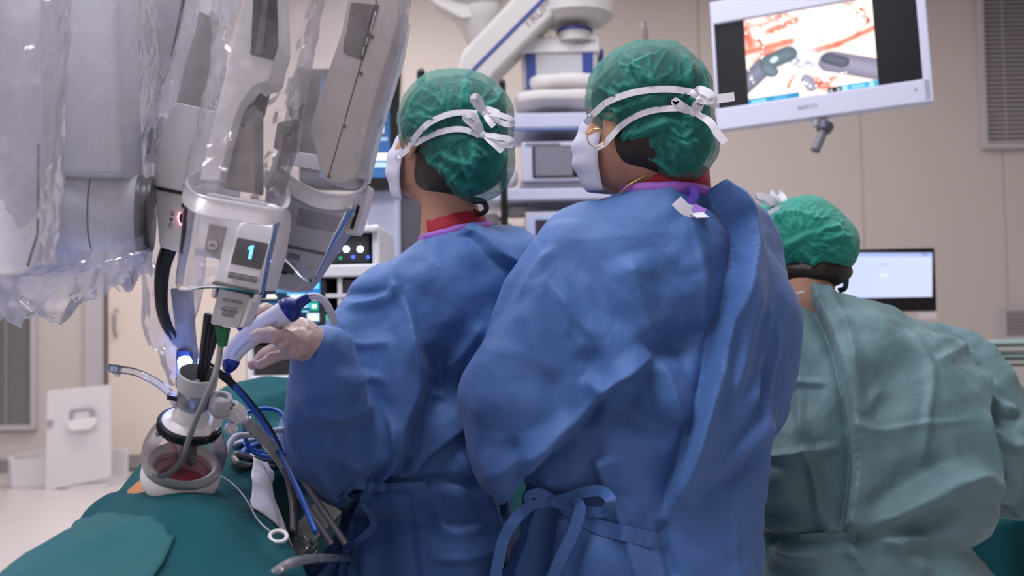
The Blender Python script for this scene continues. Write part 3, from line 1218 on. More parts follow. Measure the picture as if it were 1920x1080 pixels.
tube('cable', [P(930, 378, d + .1), P(945, 395, d + .05), P(938, 420, d), P(960, 426, d)], .012, M_steel, eb)

pole = tubepx('drip_pole', [(1208, 40, 5.4), (1214, 200, 5.4), (1214, 560, 5.4), (1214, 991, 5.4)], .016, mat('pole_brown', (.25, .2, .2), .4), seg=12)
tag(pole, 'thin upright metal pole standing behind the right-hand woman in blue', 'pole')

# ---- touch screen on its pillar and the vision tower
d = 3.86
ts = thing('touchscreen', 'tall black touchscreen with bright blue and white list bars, left of the women', 'monitor', P(720, 760, d + .1))
prism('bezel', [(560, 128), (751, 128), (742, 357), (560, 357)], d, .035, M_black, ts, r=12, bevel=.006)
bars = []
for (v0, v1, u0, u1, c) in ((.93, 1, 0, 1, (.05, .09, .16)), (.70, .725, .55, .98, (.5, .68, .95)), (.62, .64, .4, .9, (.18, .36, .7)), (.55, .60, .5, .95, (.35, .55, .9)), (.56, .59, .65, .70, (1, 1, 1)), (.43, .50, .3, .92, (1.1, 1.2, 1.3)),
                            (.36, .39, .5, .96, (.45, .65, .95)), (.28, .31, .58, .68, (.6, .75, 1.)), (.17, .245, .1, .98, (1.2, 1.25, 1.3)), (.10, .15, .1, .98, (.55, .8, 1.05)), (.02, .08, .3, .7, (.10, .35, .55))):
    bars.append((u0, v0, u1, v1, c))
screen('screen', P(600, 333, d - .002), P(731, 333, d - .002), P(600, 140, d - .002), 60, 120, lambda u, v: np.maximum(rects((.05, .16, .42), bars)(u, v) * (1.05 - .55 * v[..., None]), 0), 1.5, ts)
boxpx('pillar', 690, 350, 752, 800, d + .05, .08, mat('pillar_lilac', (.46, .50, .66), .35), ts, .02)
boxpx('pillar_back', 752, 350, 790, 800, d + .09, .08, mat('pillar_dark', (.09, .09, .11), .4), ts, .01)
slab('foot', (P(700, 700, d)[0] - .1, d - .05, 0), (P(780, 700, d)[0] + .1, d + .35, .10), M_grey, ts, .02)
slab('lower_pillar', (P(690, 700, d)[0], d + .06, .08), (P(752, 700, d)[0], d + .13, P(700, 790, d)[2]), mat('pillar_lilac'), ts, .01)
for (x0, x1, y, lab) in ((781, 797, 128, 'rounded black post top just left of the left woman’s cap'), (934, 948, 148, 'short black post top just right of the left woman’s cap')):
    b = thing('black_post', lab, 'post', (P(x0, y, 4.25)[0], 4.25, 0))
    pp = P((x0 + x1) / 2, y, 4.25)
    w = (x1 - x0) * S(4.25)
    tube('upright', [(pp[0], pp[1], 0.03), (pp[0], pp[1], 1.0), (pp[0], pp[1], pp[2] - w / 2)], w / 2, M_black, b, seg=14)
    lathe('cap', [(w / 2, 0), (w * .46, w * .2), (w * .3, w * .4), (0, w * .5)], (pp[0], pp[1], pp[2] - w / 2), (0, 0, 1), M_black, b, 14)
    lathe('foot', [(0, 0), (.16, 0), (.16, .02), (.03, .04), (0, .04)], (pp[0], pp[1], 0), (0, 0, 1), M_black, b, 24)

d = 3.3
vt = thing('vision_tower', 'white framed rack of surgical video units with lit blue screens and lamps', 'equipment rack', (P(560, 800, d)[0], d + .3, 0))
boxpx('back', 462, 440, 712, 950, d + .40, .03, M_dark, vt, 0)
for x in (462, 700):
    boxpx('side_frame', x, 420, x + 14, 950, d + .0, .42, M_white2, vt, .008)
for (y0, y1) in ((424, 436), (497, 520), (617, 640), (703, 716), (735, 752)):
    boxpx('shelf', 470, y0, 706, y1, d - .02, .44, M_white2, vt, .006)
slab('tower_foot', (P(470, 800, d)[0], d, 0.0), (P(706, 800, d)[0], d + .42, P(600, 945, d)[2]), M_grey, vt, .01)
lu = boxpx('light_unit', 610, 440, 692, 493, d + .01, .3, M_dark, vt, .005)
for (x, y, r, c, s_) in ((649, 467, 5.5, (.55, .75, 1.), 14), (675, 467, 5.5, (.55, .75, 1.), 14), (626, 469, 3., (.15, .25, 1.), 6), (634, 471, 2.5, (.1, .2, .9), 4), (662, 482, 3.5, (.05, .1, .8), 2.5), (690, 482, 3, (.05, .1, .8), 2.5), (638, 484, 3, (.02, .35, .2), 1.0)):
    lathe('indicator_lamp', [(0, -.003), (r * S(d), -.003), (r * S(d) * .8, .003), (0, .004)], P(x, y, d + .006), -F0, mat('led_%d' % int(s_ * 10), c, .3, emit=c, estr=s_), lu, 14)
boxpx('divider', 633, 520, 642, 617, d, .3, M_white2, vt, .002)
boxpx('cross_rail', 610, 550, 700, 558, d - .005, .02, M_white2, vt, .002)
gd = thing('video_unit', 'black video unit with a bright blue screen of white readouts, behind the gloved hand', 'medical device', P(550, 617, d))
boxpx('case', 474, 521, 612, 616, d - .005, .34, M_dark, gd, .005)
R_ = []
random.seed(5)
W_ = (1.25, 1.3, 1.35)
for (x0, y0, x1, y1, c) in ((0, 0, 1, 1, (.01, .03, .07)), (0, .72, .62, 1, (.10, .28, .50)), (.62, .55, 1, 1, (.02, .22, .62)), (.66, .80, .98, .93, (.15, .75, 1.1)), (.7, .82, .76, .9, W_), (.8, .82, .9, .9, W_),
                            (.45, .66, .98, .70, (.3, .8, 1.2)), (.0, .58, .28, .64, (.9, .85, .6)), (.0, .6, .24, .7, W_), (.5, .57, .74, .66, W_), (.30, .52, .48, .55, (.25, .5, .8)),
                            (.55, .38, .82, .52, (.1, .5, .9)), (.6, .41, .66, .49, W_), (.7, .41, .77, .49, W_), (.45, .30, .8, .335, (.4, .9, 1.3)), (.82, .33, .97, .52, (.02, .42, .28)), (.86, .38, .93, .46, W_), (.8, .56, .97, .66, W_),
                            (.78, .1, .98, .27, (.75, .95, 1.1)), (.83, .15, .93, .22, (1., 1., .6)), (.0, .3, .3, .5, (.03, .12, .3)), (.05, .1, .5, .2, (.05, .3, .6))):
    R_.append((x0, y0, x1, y1, c))
screen('screen', P(488, 611, d - .008), P(601, 611, d - .008), P(488, 524, d - .008), 90, 70, rects((.01, .03, .08), R_), 1.3, gd)
for k, (y0, y1) in enumerate(((524, 548), (560, 590))):
    boxpx('side_module', 644, y0, 698, y1 + 18, d - .002, .2, M_dark, vt, .004)
for (x, y, c) in ((611, 570, (.05, .3, .15)), (611, 590, (.05, .35, .2))):
    boxpx('status_strip', x, y, x + 4, y + 14, d - .008, .004, mat('strip_green', c, .4, emit=(.05, .5, .3), estr=.8), vt, .001)
for (y0, y1, lab) in ((645, 702, 'wide dark unit in the rack just below the gloved hand'), (718, 736, 'thin dark unit on the lowest visible tier of the rack')):
    u_ = boxpx('insufflator_unit', 478, y0, 694, y1, d, .32, mat('unit_front', (.02, .02, .024), .3), bevel=.004)
    tag(u_, lab, 'medical device')
lp = tubepx('hose', [(572, 640, d - .05), (558, 670, d - .06), (556, 700, d - .04)], .008, mat('hose_grey', (.35, .36, .42), .3), vt, seg=10)
lathe('glow_tip', [(0, -.006), (.009, -.004), (.009, .004), (0, .006)], P(556, 704, d - .05), (0, -.3, 1), mat('tip_glow', (.6, .75, 1.), .3, emit=(.6, .78, 1.), estr=16), vt, 14)

# ---- white carton on the floor at the left
fb = floor_at(83, 921)
dd = fb[1]
cb = thing('storage_bin', 'white bin on the floor with its lid standing open and a moulded handle', 'bin', (P(130, 900, dd)[0], dd + .15, 0))
sc = S(dd)
bx0, bx1, bx2 = P(27, 900, dd + .15)[0], fb[0], P(205, 905, dd)[0]
Mbin = mat('bin_white', (.66, .64, .67), .45)
yaw = .0
prism('lid', [(88, 733), (206, 722), (208, 895), (84, 921)], lambda x, y: dd - .0 + .12 * (x - 84) / 120, .03, Mbin, cb, r=3, bevel=.004)
hb = P(150, 790, dd + .05)
prism('handle_recess', [(124, 776), (132, 768), (172, 765), (178, 772), (176, 790), (124, 797)], dd + .045, .01, mat('recess_grey', (.36, .35, .38), .5), cb, r=5, bevel=.001)
prism('handle_grip', [(124, 790), (178, 783), (178, 797), (168, 805), (134, 809), (126, 803)], dd + .02, .03, mat('grip_white', (.80, .80, .82), .4), cb, r=5, bevel=.005)
prism('handle_centre', [(137, 779), (142, 774), (164, 772), (167, 778), (166, 790), (138, 793)], dd + .03, .012, Mbin, cb, r=4, bevel=.003)
prism('latch', [(88, 788), (98, 787), (98, 800), (88, 802)], dd + .0, .012, mat('recess_grey'), cb, r=1, bevel=.002)
bz_ = P(83, 858, dd)[2]
slab('side_wall', (bx0, dd + .10, .005), (bx1 + .03, dd + .13, bz_ - .02), Mbin, cb, .005)
slab('side_wall', (bx0, dd + .50, .005), (bx2 - .05, dd + .53, bz_), Mbin, cb, .005)
slab('side_wall', (bx0, dd + .10, .005), (bx0 + .03, dd + .53, bz_), Mbin, cb, .005)
slab('bottom', (bx0, dd + .10, .0), (bx2 - .05, dd + .53, .02), Mbin, cb, .002)
prism('printed_mark', [(46, 878), (62, 880), (62, 902), (46, 900)], dd + .095, .002, mat('print_blue', (.40, .42, .55), .6), cb, r=1, bevel=0)

# ================================================================== people
M_skin = mat('skin', (.43, .225, .15), .5, sss=.15, var=.08, vscale=40, bump=.2, bscale=350)
M_hair = mat('dark_hair', (.018, .011, .008), .45, bump=.8, bscale=260)
M_mask = mat('mask_fabric', (.66, .67, .80), .8, transl=.3, bump=.3, bscale=500)
M_tie = mat('mask_tie', (.80, .80, .86), .75, bump=.3, bscale=600)
M_scrub = mat('red_scrub', (.30, .008, .022), .75, bump=.3, bscale=500)
M_bind = mat('purple_binding', (.30, .10, .48), .6)
M_gold = mat('gold', (.75, .52, .2), .25, metal=1.)


def gown_mat(name, color, rough=.55, dots=900., spec=.35, sheen=.12):
    """spun-bonded fabric: embossed dots, faint creases"""
    if name in MATS:
        return MATS[name]
    m = mat(name, color, rough, var=.05, vscale=25, spec=spec, sheen=sheen)
    nt = m.node_tree
    b = nt.nodes['Principled BSDF']
    tc = nd(nt, 'ShaderNodeTexCoord')
    vo = nd(nt, 'ShaderNodeTexVoronoi', Scale=dots, Randomness=.25)
    nt.links.new(tc.outputs['Object'], vo.inputs['Vector'])
    b1 = nd(nt, 'ShaderNodeBump', Strength=.35, Distance=.0006)
    nt.links.new(vo.outputs['Distance'], b1.inputs['Height'])
    mp = nd(nt, 'ShaderNodeMapping')
    mp.inputs['Scale'].default_value = (1.0, 1.0, .55)
    nt.links.new(tc.outputs['Object'], mp.inputs['Vector'])
    ns = nd(nt, 'ShaderNodeTexNoise', Scale=7., Detail=6., Roughness=.55)
    ns.inputs['Distortion'].default_value = 1.2
    nt.links.new(mp.outputs[0], ns.inputs['Vector'])
    b2 = nd(nt, 'ShaderNodeBump', Strength=.28, Distance=.02)
    nt.links.new(ns.outputs['Fac'], b2.inputs['Height'])
    v2 = nd(nt, 'ShaderNodeTexVoronoi', Scale=13., feature='DISTANCE_TO_EDGE')
    nt.links.new(ns.outputs['Color'], v2.inputs['Vector'])
    mxv = nd(nt, 'ShaderNodeMix', data_type='VECTOR')
    mxv.inputs['Factor'].default_value = .12
    nt.links.new(mp.outputs[0], mxv.inputs['A'])
    nt.links.new(ns.outputs['Color'], mxv.inputs['B'])
    nt.links.new(mxv.outputs['Result'], v2.inputs['Vector'])
    mr = nd(nt, 'ShaderNodeMapRange')
    mr.inputs['From Max'].default_value = .05
    nt.links.new(v2.outputs['Distance'], mr.inputs['Value'])
    b3 = nd(nt, 'ShaderNodeBump', Strength=.07, Distance=.004)
    nt.links.new(mr.outputs[0], b3.inputs['Height'])
    nt.links.new(b1.outputs[0], b2.inputs['Normal'])
    nt.links.new(b2.outputs[0], b3.inputs['Normal'])
    nt.links.new(b3.outputs[0], b.inputs['Normal'])
    return m


def cap_mat(name, color, opacity=.62):
    """thin bouffant-cap fabric: partly see-through, denser where it is gathered"""
    m = bpy.data.materials.new(name)
    m.use_nodes = True
    nt = m.node_tree
    for n in list(nt.nodes):
        nt.nodes.remove(n)
    out = nd(nt, 'ShaderNodeOutputMaterial')
    tc = nd(nt, 'ShaderNodeTexCoord')
    at = nd(nt, 'ShaderNodeAttribute', attribute_name='gather')
    ns = nd(nt, 'ShaderNodeTexNoise', Scale=420., Detail=2.)
    nt.links.new(tc.outputs['Object'], ns.inputs['Vector'])
    fib = nd(nt, 'ShaderNodeTexNoise', Scale=36., Detail=6., Roughness=.7)
    fib.inputs['Distortion'].default_value = 2.5
    nt.links.new(tc.outputs['Object'], fib.inputs['Vector'])
    a1 = nd(nt, 'ShaderNodeMath', operation='MULTIPLY_ADD')
    a1.inputs[1].default_value = .42
    nt.links.new(ns.outputs['Fac'], a1.inputs[0])
    nt.links.new(at.outputs['Fac'], a1.inputs[2])
    a2 = nd(nt, 'ShaderNodeMath', operation='MULTIPLY_ADD', use_clamp=True)
    a2.inputs[1].default_value = .55
    nt.links.new(fib.outputs['Fac'], a2.inputs[0])
    nt.links.new(a1.outputs[0], a2.inputs[2])
    sub = nd(nt, 'ShaderNodeMath', operation='ADD', use_clamp=True)
    sub.inputs[1].default_value = opacity - .48
    nt.links.new(a2.outputs[0], sub.inputs[0])
    bp = nd(nt, 'ShaderNodeBump', Strength=.35, Distance=.006)
    nt.links.new(fib.outputs['Fac'], bp.inputs['Height'])
    pr = nd(nt, 'ShaderNodeBsdfPrincipled', Roughness=.6)
    pr.inputs['Base Color'].default_value = (*color, 1)
    pr.inputs['Specular IOR Level'].default_value = .4
    pr.inputs['Sheen Weight'].default_value = .25
    nt.links.new(bp.outputs[0], pr.inputs['Normal'])
    tl = nd(nt, 'ShaderNodeBsdfTranslucent', Color=(*color, 1))
    m1 = nd(nt, 'ShaderNodeMixShader', Fac=.3)
    nt.links.new(pr.outputs[0], m1.inputs[1])
    nt.links.new(tl.outputs[0], m1.inputs[2])
    tp = nd(nt, 'ShaderNodeBsdfTransparent')
    m2 = nd(nt, 'ShaderNodeMixShader')
    nt.links.new(sub.outputs[0], m2.inputs[0])
    nt.links.new(tp.outputs[0], m2.inputs[1])
    nt.links.new(m1.outputs[0], m2.inputs[2])
    nt.links.new(m2.outputs[0], out.inputs['Surface'])
    MATS[name] = m
    return m


class Head:
    def __init__(s, c, f, u):
        s.c = np.asarray(c)
        s.f = nrm(f)
        s.u = nrm(np.asarray(u, float) - s.f * np.dot(u, s.f))
        s.l = np.cross(s.u, s.f)
        s.R = np.array([s.f, s.l, s.u])

    def T(s, a, b, d):
        return s.c + a * s.f + b * s.l + d * s.u

    def sdf(s, F):
        T, R = s.T, s.R
        F.ell(T(-.012, 0, .03), (.096, .076, .090), R, .02)
        F.ell(T(.033, 0, -.03), (.062, .060, .088), R, .03)
        F.ell(T(.046, 0, -.085), (.045, .045, .034), R, .02)
        F.ell(T(.076, 0, -.098), (.018, .020, .017), R, .015)
        for q in (-1, 1):
            F.ell(T(.062, q * .036, -.03), (.028, .026, .028), R, .02)
            F.ell(T(.102, q * .032, .008), (.017, .017, .010), R, .008, 'sub')
            F.ell(T(.081, q * .032, .006), (.013, .014, .011), R, .003)
            F.ell(T(-.004, q * .077, -.012), (.020, .008, .033), R, .006)
            F.ell(T(.000, q * .086, -.010), (.010, .006, .018), R, .004, 'sub')
        F.cap(T(.088, .03, .026), T(.088, -.03, .026), .009, .009, .012)
        F.cap(T(.094, 0, .008), T(.114, 0, -.028), .007, .012, .01)
        for q in (-1, 1):
            F.ell(T(.103, q * .012, -.033), (.010, .008, .008), R, .006)
        F.ell(T(.090, 0, -.060), (.012, .023, .008), R, .006)
        F.ell(T(.100, 0, -.0605), (.006, .022, .0022), R, .002, 'sub')
        F.ell(T(.089, 0, -.069), (.012, .018, .007), R, .006)


def mask_shell(hd, parent, label):
    """pleated face mask hung over nose and chin"""
    nu, nv = 36, 26
    vs = []
    for j in range(nv + 1):
        v = j / nv
        z = -.125 + .135 * v
        rf = .030 + .098 * math.sin(math.pi * (.16 + .60 * v)) ** .8
        rl = .056 + .014 * math.sin(math.pi * v)
        for i in range(nu + 1):
            th = (i / nu - .5) * math.radians(172)
            pl = .0022 * math.sin(v * 2 * math.pi * 3.5) * math.cos(th)
            n = .012 * math.exp(-((v - .72) / .2) ** 2) * math.exp(-(th / .30) ** 2)
            a = (rf + pl + n) * math.cos(th) ** .75
            b = (rl + pl) * math.sin(th)
            vs.append(hd.T(a + .012, b, z))
    fs = [(j * (nu + 1) + i, j * (nu + 1) + i + 1, (j + 1) * (nu + 1) + i + 1, (j + 1) * (nu + 1) + i) for j in range(nv) for i in range(nu)]
    return ob('face_mask', vs, fs, M_mask, parent, solid=.0016, label=label)


def cap_mesh(parent, ells, m, folds, seed, h=.0029, puff=.006, name='surgical_cap', label=None, cutp=None):
    allc = np.array([np.asarray(e[0]) for e in ells])
    mr = max(max(e[1]) for e in ells) + .03
    F = Field(allc.min(0) - mr, allc.max(0) + mr, h)
    for c, r, R in ells:
        F.ell(c, r, R, .03)
    if cutp is not None:
        F.cut(*cutp)
    V, Q = F.mesh(2)
    s = Sculpt(V, Q)
    for f in folds:
        s.fold(*f)
    # gathered pleats: many fine random arcs from the hem inwards
    rr = random.Random(seed)
    if puff > .004:
        u0, u1 = s.uv.min(0), s.uv.max(0)
        cx, cy = (u0[0] + u1[0]) / 2, (u0[1] + u1[1]) / 2
        for k in range(90):
            a = rr.uniform(0, 2 * math.pi)
            q0, q1 = rr.uniform(.55, 1.0), rr.uniform(.1, .6)
            b = a + rr.uniform(-.7, .7)
            e0 = (cx + q0 * math.cos(a) * (u1[0] - u0[0]) / 2, cy + q0 * math.sin(a) * (u1[1] - u0[1]) / 2)
            e1 = (cx + q1 * math.cos(b) * (u1[0] - u0[0]) / 2, cy + q1 * math.sin(b) * (u1[1] - u0[1]) / 2)
            em = ((e0[0] + e1[0]) / 2 + rr.uniform(-9, 9), (e0[1] + e1[1]) / 2 + rr.uniform(-9, 9))
            s.fold([e0, em, e1], 't', rr.uniform(.0022, .0050), rr.uniform(.0014, .0038), .2, .35)
    p = V * 17
    w = p + .8 * np.stack([fbm(p * .6, 2, seed + k) for k in range(3)], 1)
    f1, f2 = voro(w, seed)
    edge = np.exp(-((f2 - f1) / .09) ** 2)
    f1b, f2b = voro(w * 2.1 + 5, seed + 3)
    edge2 = np.exp(-((f2b - f1b) / .10) ** 2)
    # the hem is drawn in all round: short radial pleats
    extra = puff * (.75 * fbm(V * 13, 3, seed) + .22 * edge + .12 * edge2)
    g = .10 * edge + .06 * edge2 + np.clip(s.D / .005, 0, 1.3) * .42
    V2 = s.done(extra)
    o = ob(name, V2, Q, m, parent, label=label)
    a = o.data.attributes.new('gather', 'FLOAT', 'POINT')
    a.data.foreach_set('value', g.astype(np.float32))
    return o, Sculpt(V2, Q)


def on_surface(sc, pts, lift=.003):
    """trace a pixel path on a surface; entries with a depth hang free"""
    if len(pts) > 1:
        full = [(p[0], p[1], p[2] if len(p) == 3 and p[2] is not None else np.nan) for p in pts]
        A = catmull(np.array([f[:2] for f in full], float), 5)
        dep = np.array([f[2] for f in full])
        t = np.linspace(0, len(pts) - 1, len(A))
        pts = []
        for (x, y), tt in zip(A, t):
            i = min(int(tt), len(dep) - 2)
            d0, d1, f = dep[i], dep[i + 1], tt - i
            if np.isnan(d0) and np.isnan(d1):
                pts.append((x, y))
            elif f < 1e-6 and not np.isnan(d0):
                pts.append((x, y, d0))
            elif not np.isnan(d0) and not np.isnan(d1):
                pts.append((x, y, d0 + (d1 - d0) * f))
    out = []
    last = None
    for p in pts:
        if len(p) == 3:
            q = P(*p)
        else:
            q = sc.hit(p[0], p[1])
            if q is None:
                q = P(p[0], p[1], (last - CAM) @ F0 - DOFF) if last is not None else None
            else:
                q = q + lift * nrm(CAM - q)
        if q is not None:
            last = q
            out.append(q)
    if len(out) > 6:                      # let the tape bridge small hollows
        A = np.array(out)
        D = (A - CAM) @ F0
        for _ in range(3):
            D[1:-1] = np.minimum(D[1:-1], .5 * D[1:-1] + .25 * (D[:-2] + D[2:]))
        out = [CAM + (q - CAM) * (d / ((q - CAM) @ F0)) for q, d in zip(A, D)]
    return out


def tape(name, sc, pts, wpx, parent, m=M_tie, lift=.0035, up=None, d=1.9, **kw):
    path = on_surface(sc, pts, lift)
    return ribbon(name, path, wpx * S(d), m, parent, up=up, **kw)


def gown(parent, rows, arms, folds, m, lo, hi, h=.0043, crumple=.012, seed=1, e=2.3, k=.05, label=None, extra=None, zst=.6):
    F = Field(lo, hi, h)
    R = []
    for (y, x0, x1, dc, b) in rows:
        c = P((x0 + x1) / 2, y, dc)
        R.append((c[2], c[0], c[1], (x1 - x0) / 2 * S(dc), b))
    last = sorted(R)[0]
    R += [(.34, last[1], last[2], last[3] * 1.10, last[4] * 1.12)]
    F.loft(R, 0, e)
    for ch, rs in arms:
        F.chain([P(*q) for q in ch], rs, k)
    V, Q = F.mesh(2)
    s = Sculpt(V, Q)
    for f in folds:
        s.fold(f[0], f[1], f[2], f[3] * 1.5, *f[4:])
    q = V * np.array([1, 1, zst])
    wr = np.clip(fbm(q / .16 + 4, 2, seed + 31) * 1.5 + .3, 0, 1)
    ex = crumple * (.8 * paper(q / .19 + seed, seed) + .25 * paper(q / .06 + 2 * seed, seed + 19) * wr)
    ex = ex + creases(V, seed, 22, (.12, .42), .7, .072) + wr * creases(V, seed + 77, 16, (.035, .10), .9, .050)
    if extra is not None:
        ex = ex + extra(V, s)
    V2 = lap(s.done(ex), Q, 1, .35)
    o = ob('surgical_gown', V2, Q, m, parent, label=label)
    return o, Sculpt(V2, Q), R


HD = 1.685


def gp(x, y, z=0.):
    return P(x, y, HD - DOFF + z)


def glove_hand(gl, thin):
    """palm, thumb and four bent fingers closed on the handpiece"""
    def ch(p, r, k):
        gl.chain(p, [q - thin for q in r], k)
    ch([gp(604, 654, .046), gp(592, 648, .038), gp(572, 640, .025)], [.027, .028, .030], .012)
    gl.ell(gp(556, 628, .018), (.034 - thin, .020 - thin, .030 - thin), None, .02)
    ch([gp(576, 645, .02), gp(552, 644, -.014), gp(528, 637, -.050)], [.026, .022, .016], .014)
    ch([gp(534, 636, -.046), gp(508, 628, -.072), gp(486, 630, -.078), gp(478, 632, -.077)], [.0145, .0125, .0112, .0095], .006)      # thumb
    ch([gp(548, 612, .02), gp(520, 590, .024), gp(497, 580, .012), gp(474, 588, -.008), gp(464, 602, -.020)], [.0125, .0115, .0105, .0095, .008], .005)   # index
    ch([gp(545, 622, .030), gp(512, 606, .042), gp(482, 612, .036), gp(462, 634, .010)], [.012, .0115, .0105, .009], .005)            # middle, behind
    ch([gp(556, 648, .020), gp(524, 650, .024), gp(496, 664, .008), gp(474, 684, -.012)], [.012, .0115, .0105, .0085], .005)          # ring
    ch([gp(562, 652, .012), gp(536, 662, .008), gp(508, 672, -.010), gp(488, 684, -.022)], [.0115, .0105, .0098, .008], .005)         # little


def body(name_parent, hd, neck, R, arms, shift=.6, hands=(True, True)):
    """one continuous skin: head, neck, trunk, arms with hands, legs, feet"""
    A = np.array(sorted(R))
    lo = np.minimum(A[:, 1:3].min(0) - .25, hd.c[:2] - .2)
    hi = np.maximum(A[:, 1:3].max(0) + .25, hd.c[:2] + .2)
    for ch, rs in arms:
        q = np.array(ch)
        lo, hi = np.minimum(lo, q[:, :2].min(0) - .12), np.maximum(hi, q[:, :2].max(0) + .12)
    F = Field((*lo, -.005), (*hi, hd.c[2] + .16), .0052)
    rows = [(z, x, y, min(a * shift, .17), b * .42) for z, x, y, a, b in A if z > .72]
    F.loft(rows, .02)
    zb = rows[0]
    for q in (-1, 1):
        x = zb[1] + q * .072
        F.chain([(x, zb[2], .84), (x, zb[2] + .01, .47), (x, zb[2] - .01, .10)], [.068, .054, .042], .03)
        F.chain([(x, zb[2] - .02, .055), (x, zb[2] + .17, .035)], [.042, .032], .03)
    for (ch, rs), hnd in zip(arms, hands):
        F.chain(ch, rs, .02)
        if not hnd:
            glove_hand(F, .0022)
            continue
        # palm and five short fingers on the end of the chain
        e, dr = np.asarray(ch[-1]), nrm(np.asarray(ch[-1]) - np.asarray(ch[-2]))
        x, y, z = frame_from(dr, (0, 0, 1))
        F.cap(e, e + dr * .07, .022, .026, .015)
        for kf, off in enumerate((-.027, -.009, .009, .027)):
            F.chain([e + dr * .07 + x * off, e + dr * (.115 - .008 * abs(kf - 1.3)) + x * off * 1.2 - y * .01, e + dr * (.14 - .01 * abs(kf - 1.3)) + x * off * 1.2 - y * .03], [.0095, .0085, .007], .003)
        F.chain([e + dr * .02 + x * .025, e + dr * .05 + x * .05 - y * .01, e + dr * .08 + x * .055 - y * .02], [.013, .011, .009], .006)
    F.chain([hd.T(-.025, 0, -.05), neck, neck + np.array([0, .02, -.08])], [.054, .057, .075], .03)
    hd.sdf(F)
    V, Q = F.mesh(2)
    return V, Q


def collar(parent, c, a, b, tilt, yaw, d=1.9, scrub=M_scrub, bind=M_bind, hs=.05, hb=.016):
    """scrub-shirt neck (red) and the gown's bound neck edge round it"""
    x = np.array([math.cos(yaw), math.sin(yaw), 0])
    y = np.array([-math.sin(yaw), math.cos(yaw), 0])
    up = nrm(np.array([0, 0, 1.]) + tilt[0] * x + tilt[1] * y)
    x = nrm(x - up * np.dot(x, up))
    y = np.cross(up, x)
    n = 56
    for nm, m_, ra, h0, h1, fl, th in (('scrub_collar', scrub, .93, -.02, hs, -.10, .002), ('neck_binding', bind, 1.05, -.008, hb - .003, .0, .0016)):
        if m_ is None:
            continue
        vs = []
        for j, (hh, q) in enumerate(((h0, 1.0), ((h0 + h1) / 2, 1 + fl / 2), (h1, 1 + fl))):
            for i in range(n):
                t = 2 * math.pi * i / n
                wob = .0012 * math.sin(5 * t + j) + .0008 * math.sin(13 * t + 1 + j)
                vs.append(np.asarray(c) + x * (a * ra * q + wob) * math.cos(t) + y * (b * ra * q + wob) * math.sin(t) + up * (hh + .6 * wob))
        fs = [(j * n + i, j * n + (i + 1) % n, (j + 1) * n + (i + 1) % n, (j + 1) * n + i) for j in range(2) for i in range(n)]
        ob(nm, vs, fs, m_, parent, solid=th, label='dark red scrub collar' if 'scrub' in nm else 'purple bound gown neckline')


def bow(name, sc, knot, loops, tails, w, parent, m, dn=-F0, thick=.0012):
    """a tied bow: knot plus loops and tails given as 3-D paths"""
    kn = np.asarray(knot)
    F = None
    bmx = bmesh.new()
    bmesh.ops.create_icosphere(bmx, subdivisions=3, radius=1)
    vs = np.array([v.co for v in bmx.verts])
    fs = [tuple(v.index for v in f.verts) for f in bmx.faces]
    bmx.free()
    V = kn + vs * np.array([w * .55, w * .45, w * .6]) * (1 + .12 * fbm(vs * 3, 2, 4))[:, None]
    k = ob(name, V, fs, m, parent)
    for path in loops:
        ribbon('loop', path, w, m, k, thick=thick, wf=lambda t: .55 + .45 * math.sin(math.pi * t) ** .5)
    for path in tails:
        ribbon('tail', path, w, m, k, thick=thick, wf=lambda t: .6 + .4 * min(1, t * 3))
    return k


M_blue = gown_mat('blue_gown_fabric', (.055, .138, .36))
M_green = gown_mat('green_gown_fabric', (.108, .200, .216), dots=620.)
CAPG = (.012, .26, .21)

# ------------------------------------------------------------------ left woman in blue
DOFF = .07
p1 = thing('person', 'left of the two people in blue gowns, looking up left and holding a white handpiece', 'person', (P(850, 900, 2.0)[0], 2.0, 0))
h1_ = Head(P(826, 272, 1.98), (-.66, .74, .24), (.16, -.10, 1))
n1_ = P(848, 428, 1.99)
rows1 = [(438, 790, 922, 1.99, .070), (446, 770, 938, 1.99, .082), (462, 736, 968, 2.0, .10), (490, 700, 990, 2.0, .13), (530, 660, 990, 1.99, .145),
         (600, 640, 990, 1.98, .155), (660, 632, 990, 1.97, .16), (700, 612, 990, 1.96, .16), (750, 566, 990, 1.95, .16), (800, 540, 990, 1.94, .16), (845, 527, 992, 1.94, .16), (885, 532, 988, 1.94, .155), (915, 556, 992, 1.95, .15),
         (938, 622, 996, 1.97, .145), (950, 652, 998, 1.98, .145), (1000, 618, 1000, 1.98, .16), (1080, 580, 1000, 1.98, .17)]
arms1 = [([(748, 545, 1.95), (700, 690, 1.92), (650, 818, 1.88)], [.080, .090, .085]),
         ([(640, 818, 1.82), (615, 828, 1.76), (612, 780, 1.71), (622, 710, 1.68), (612, 660, 1.668)], [.074, .062, .050, .038, .038]),
         ([(985, 560, 2.05), (1015, 770, 2.1), (920, 730, 2.3)], [.075, .065, .055])]
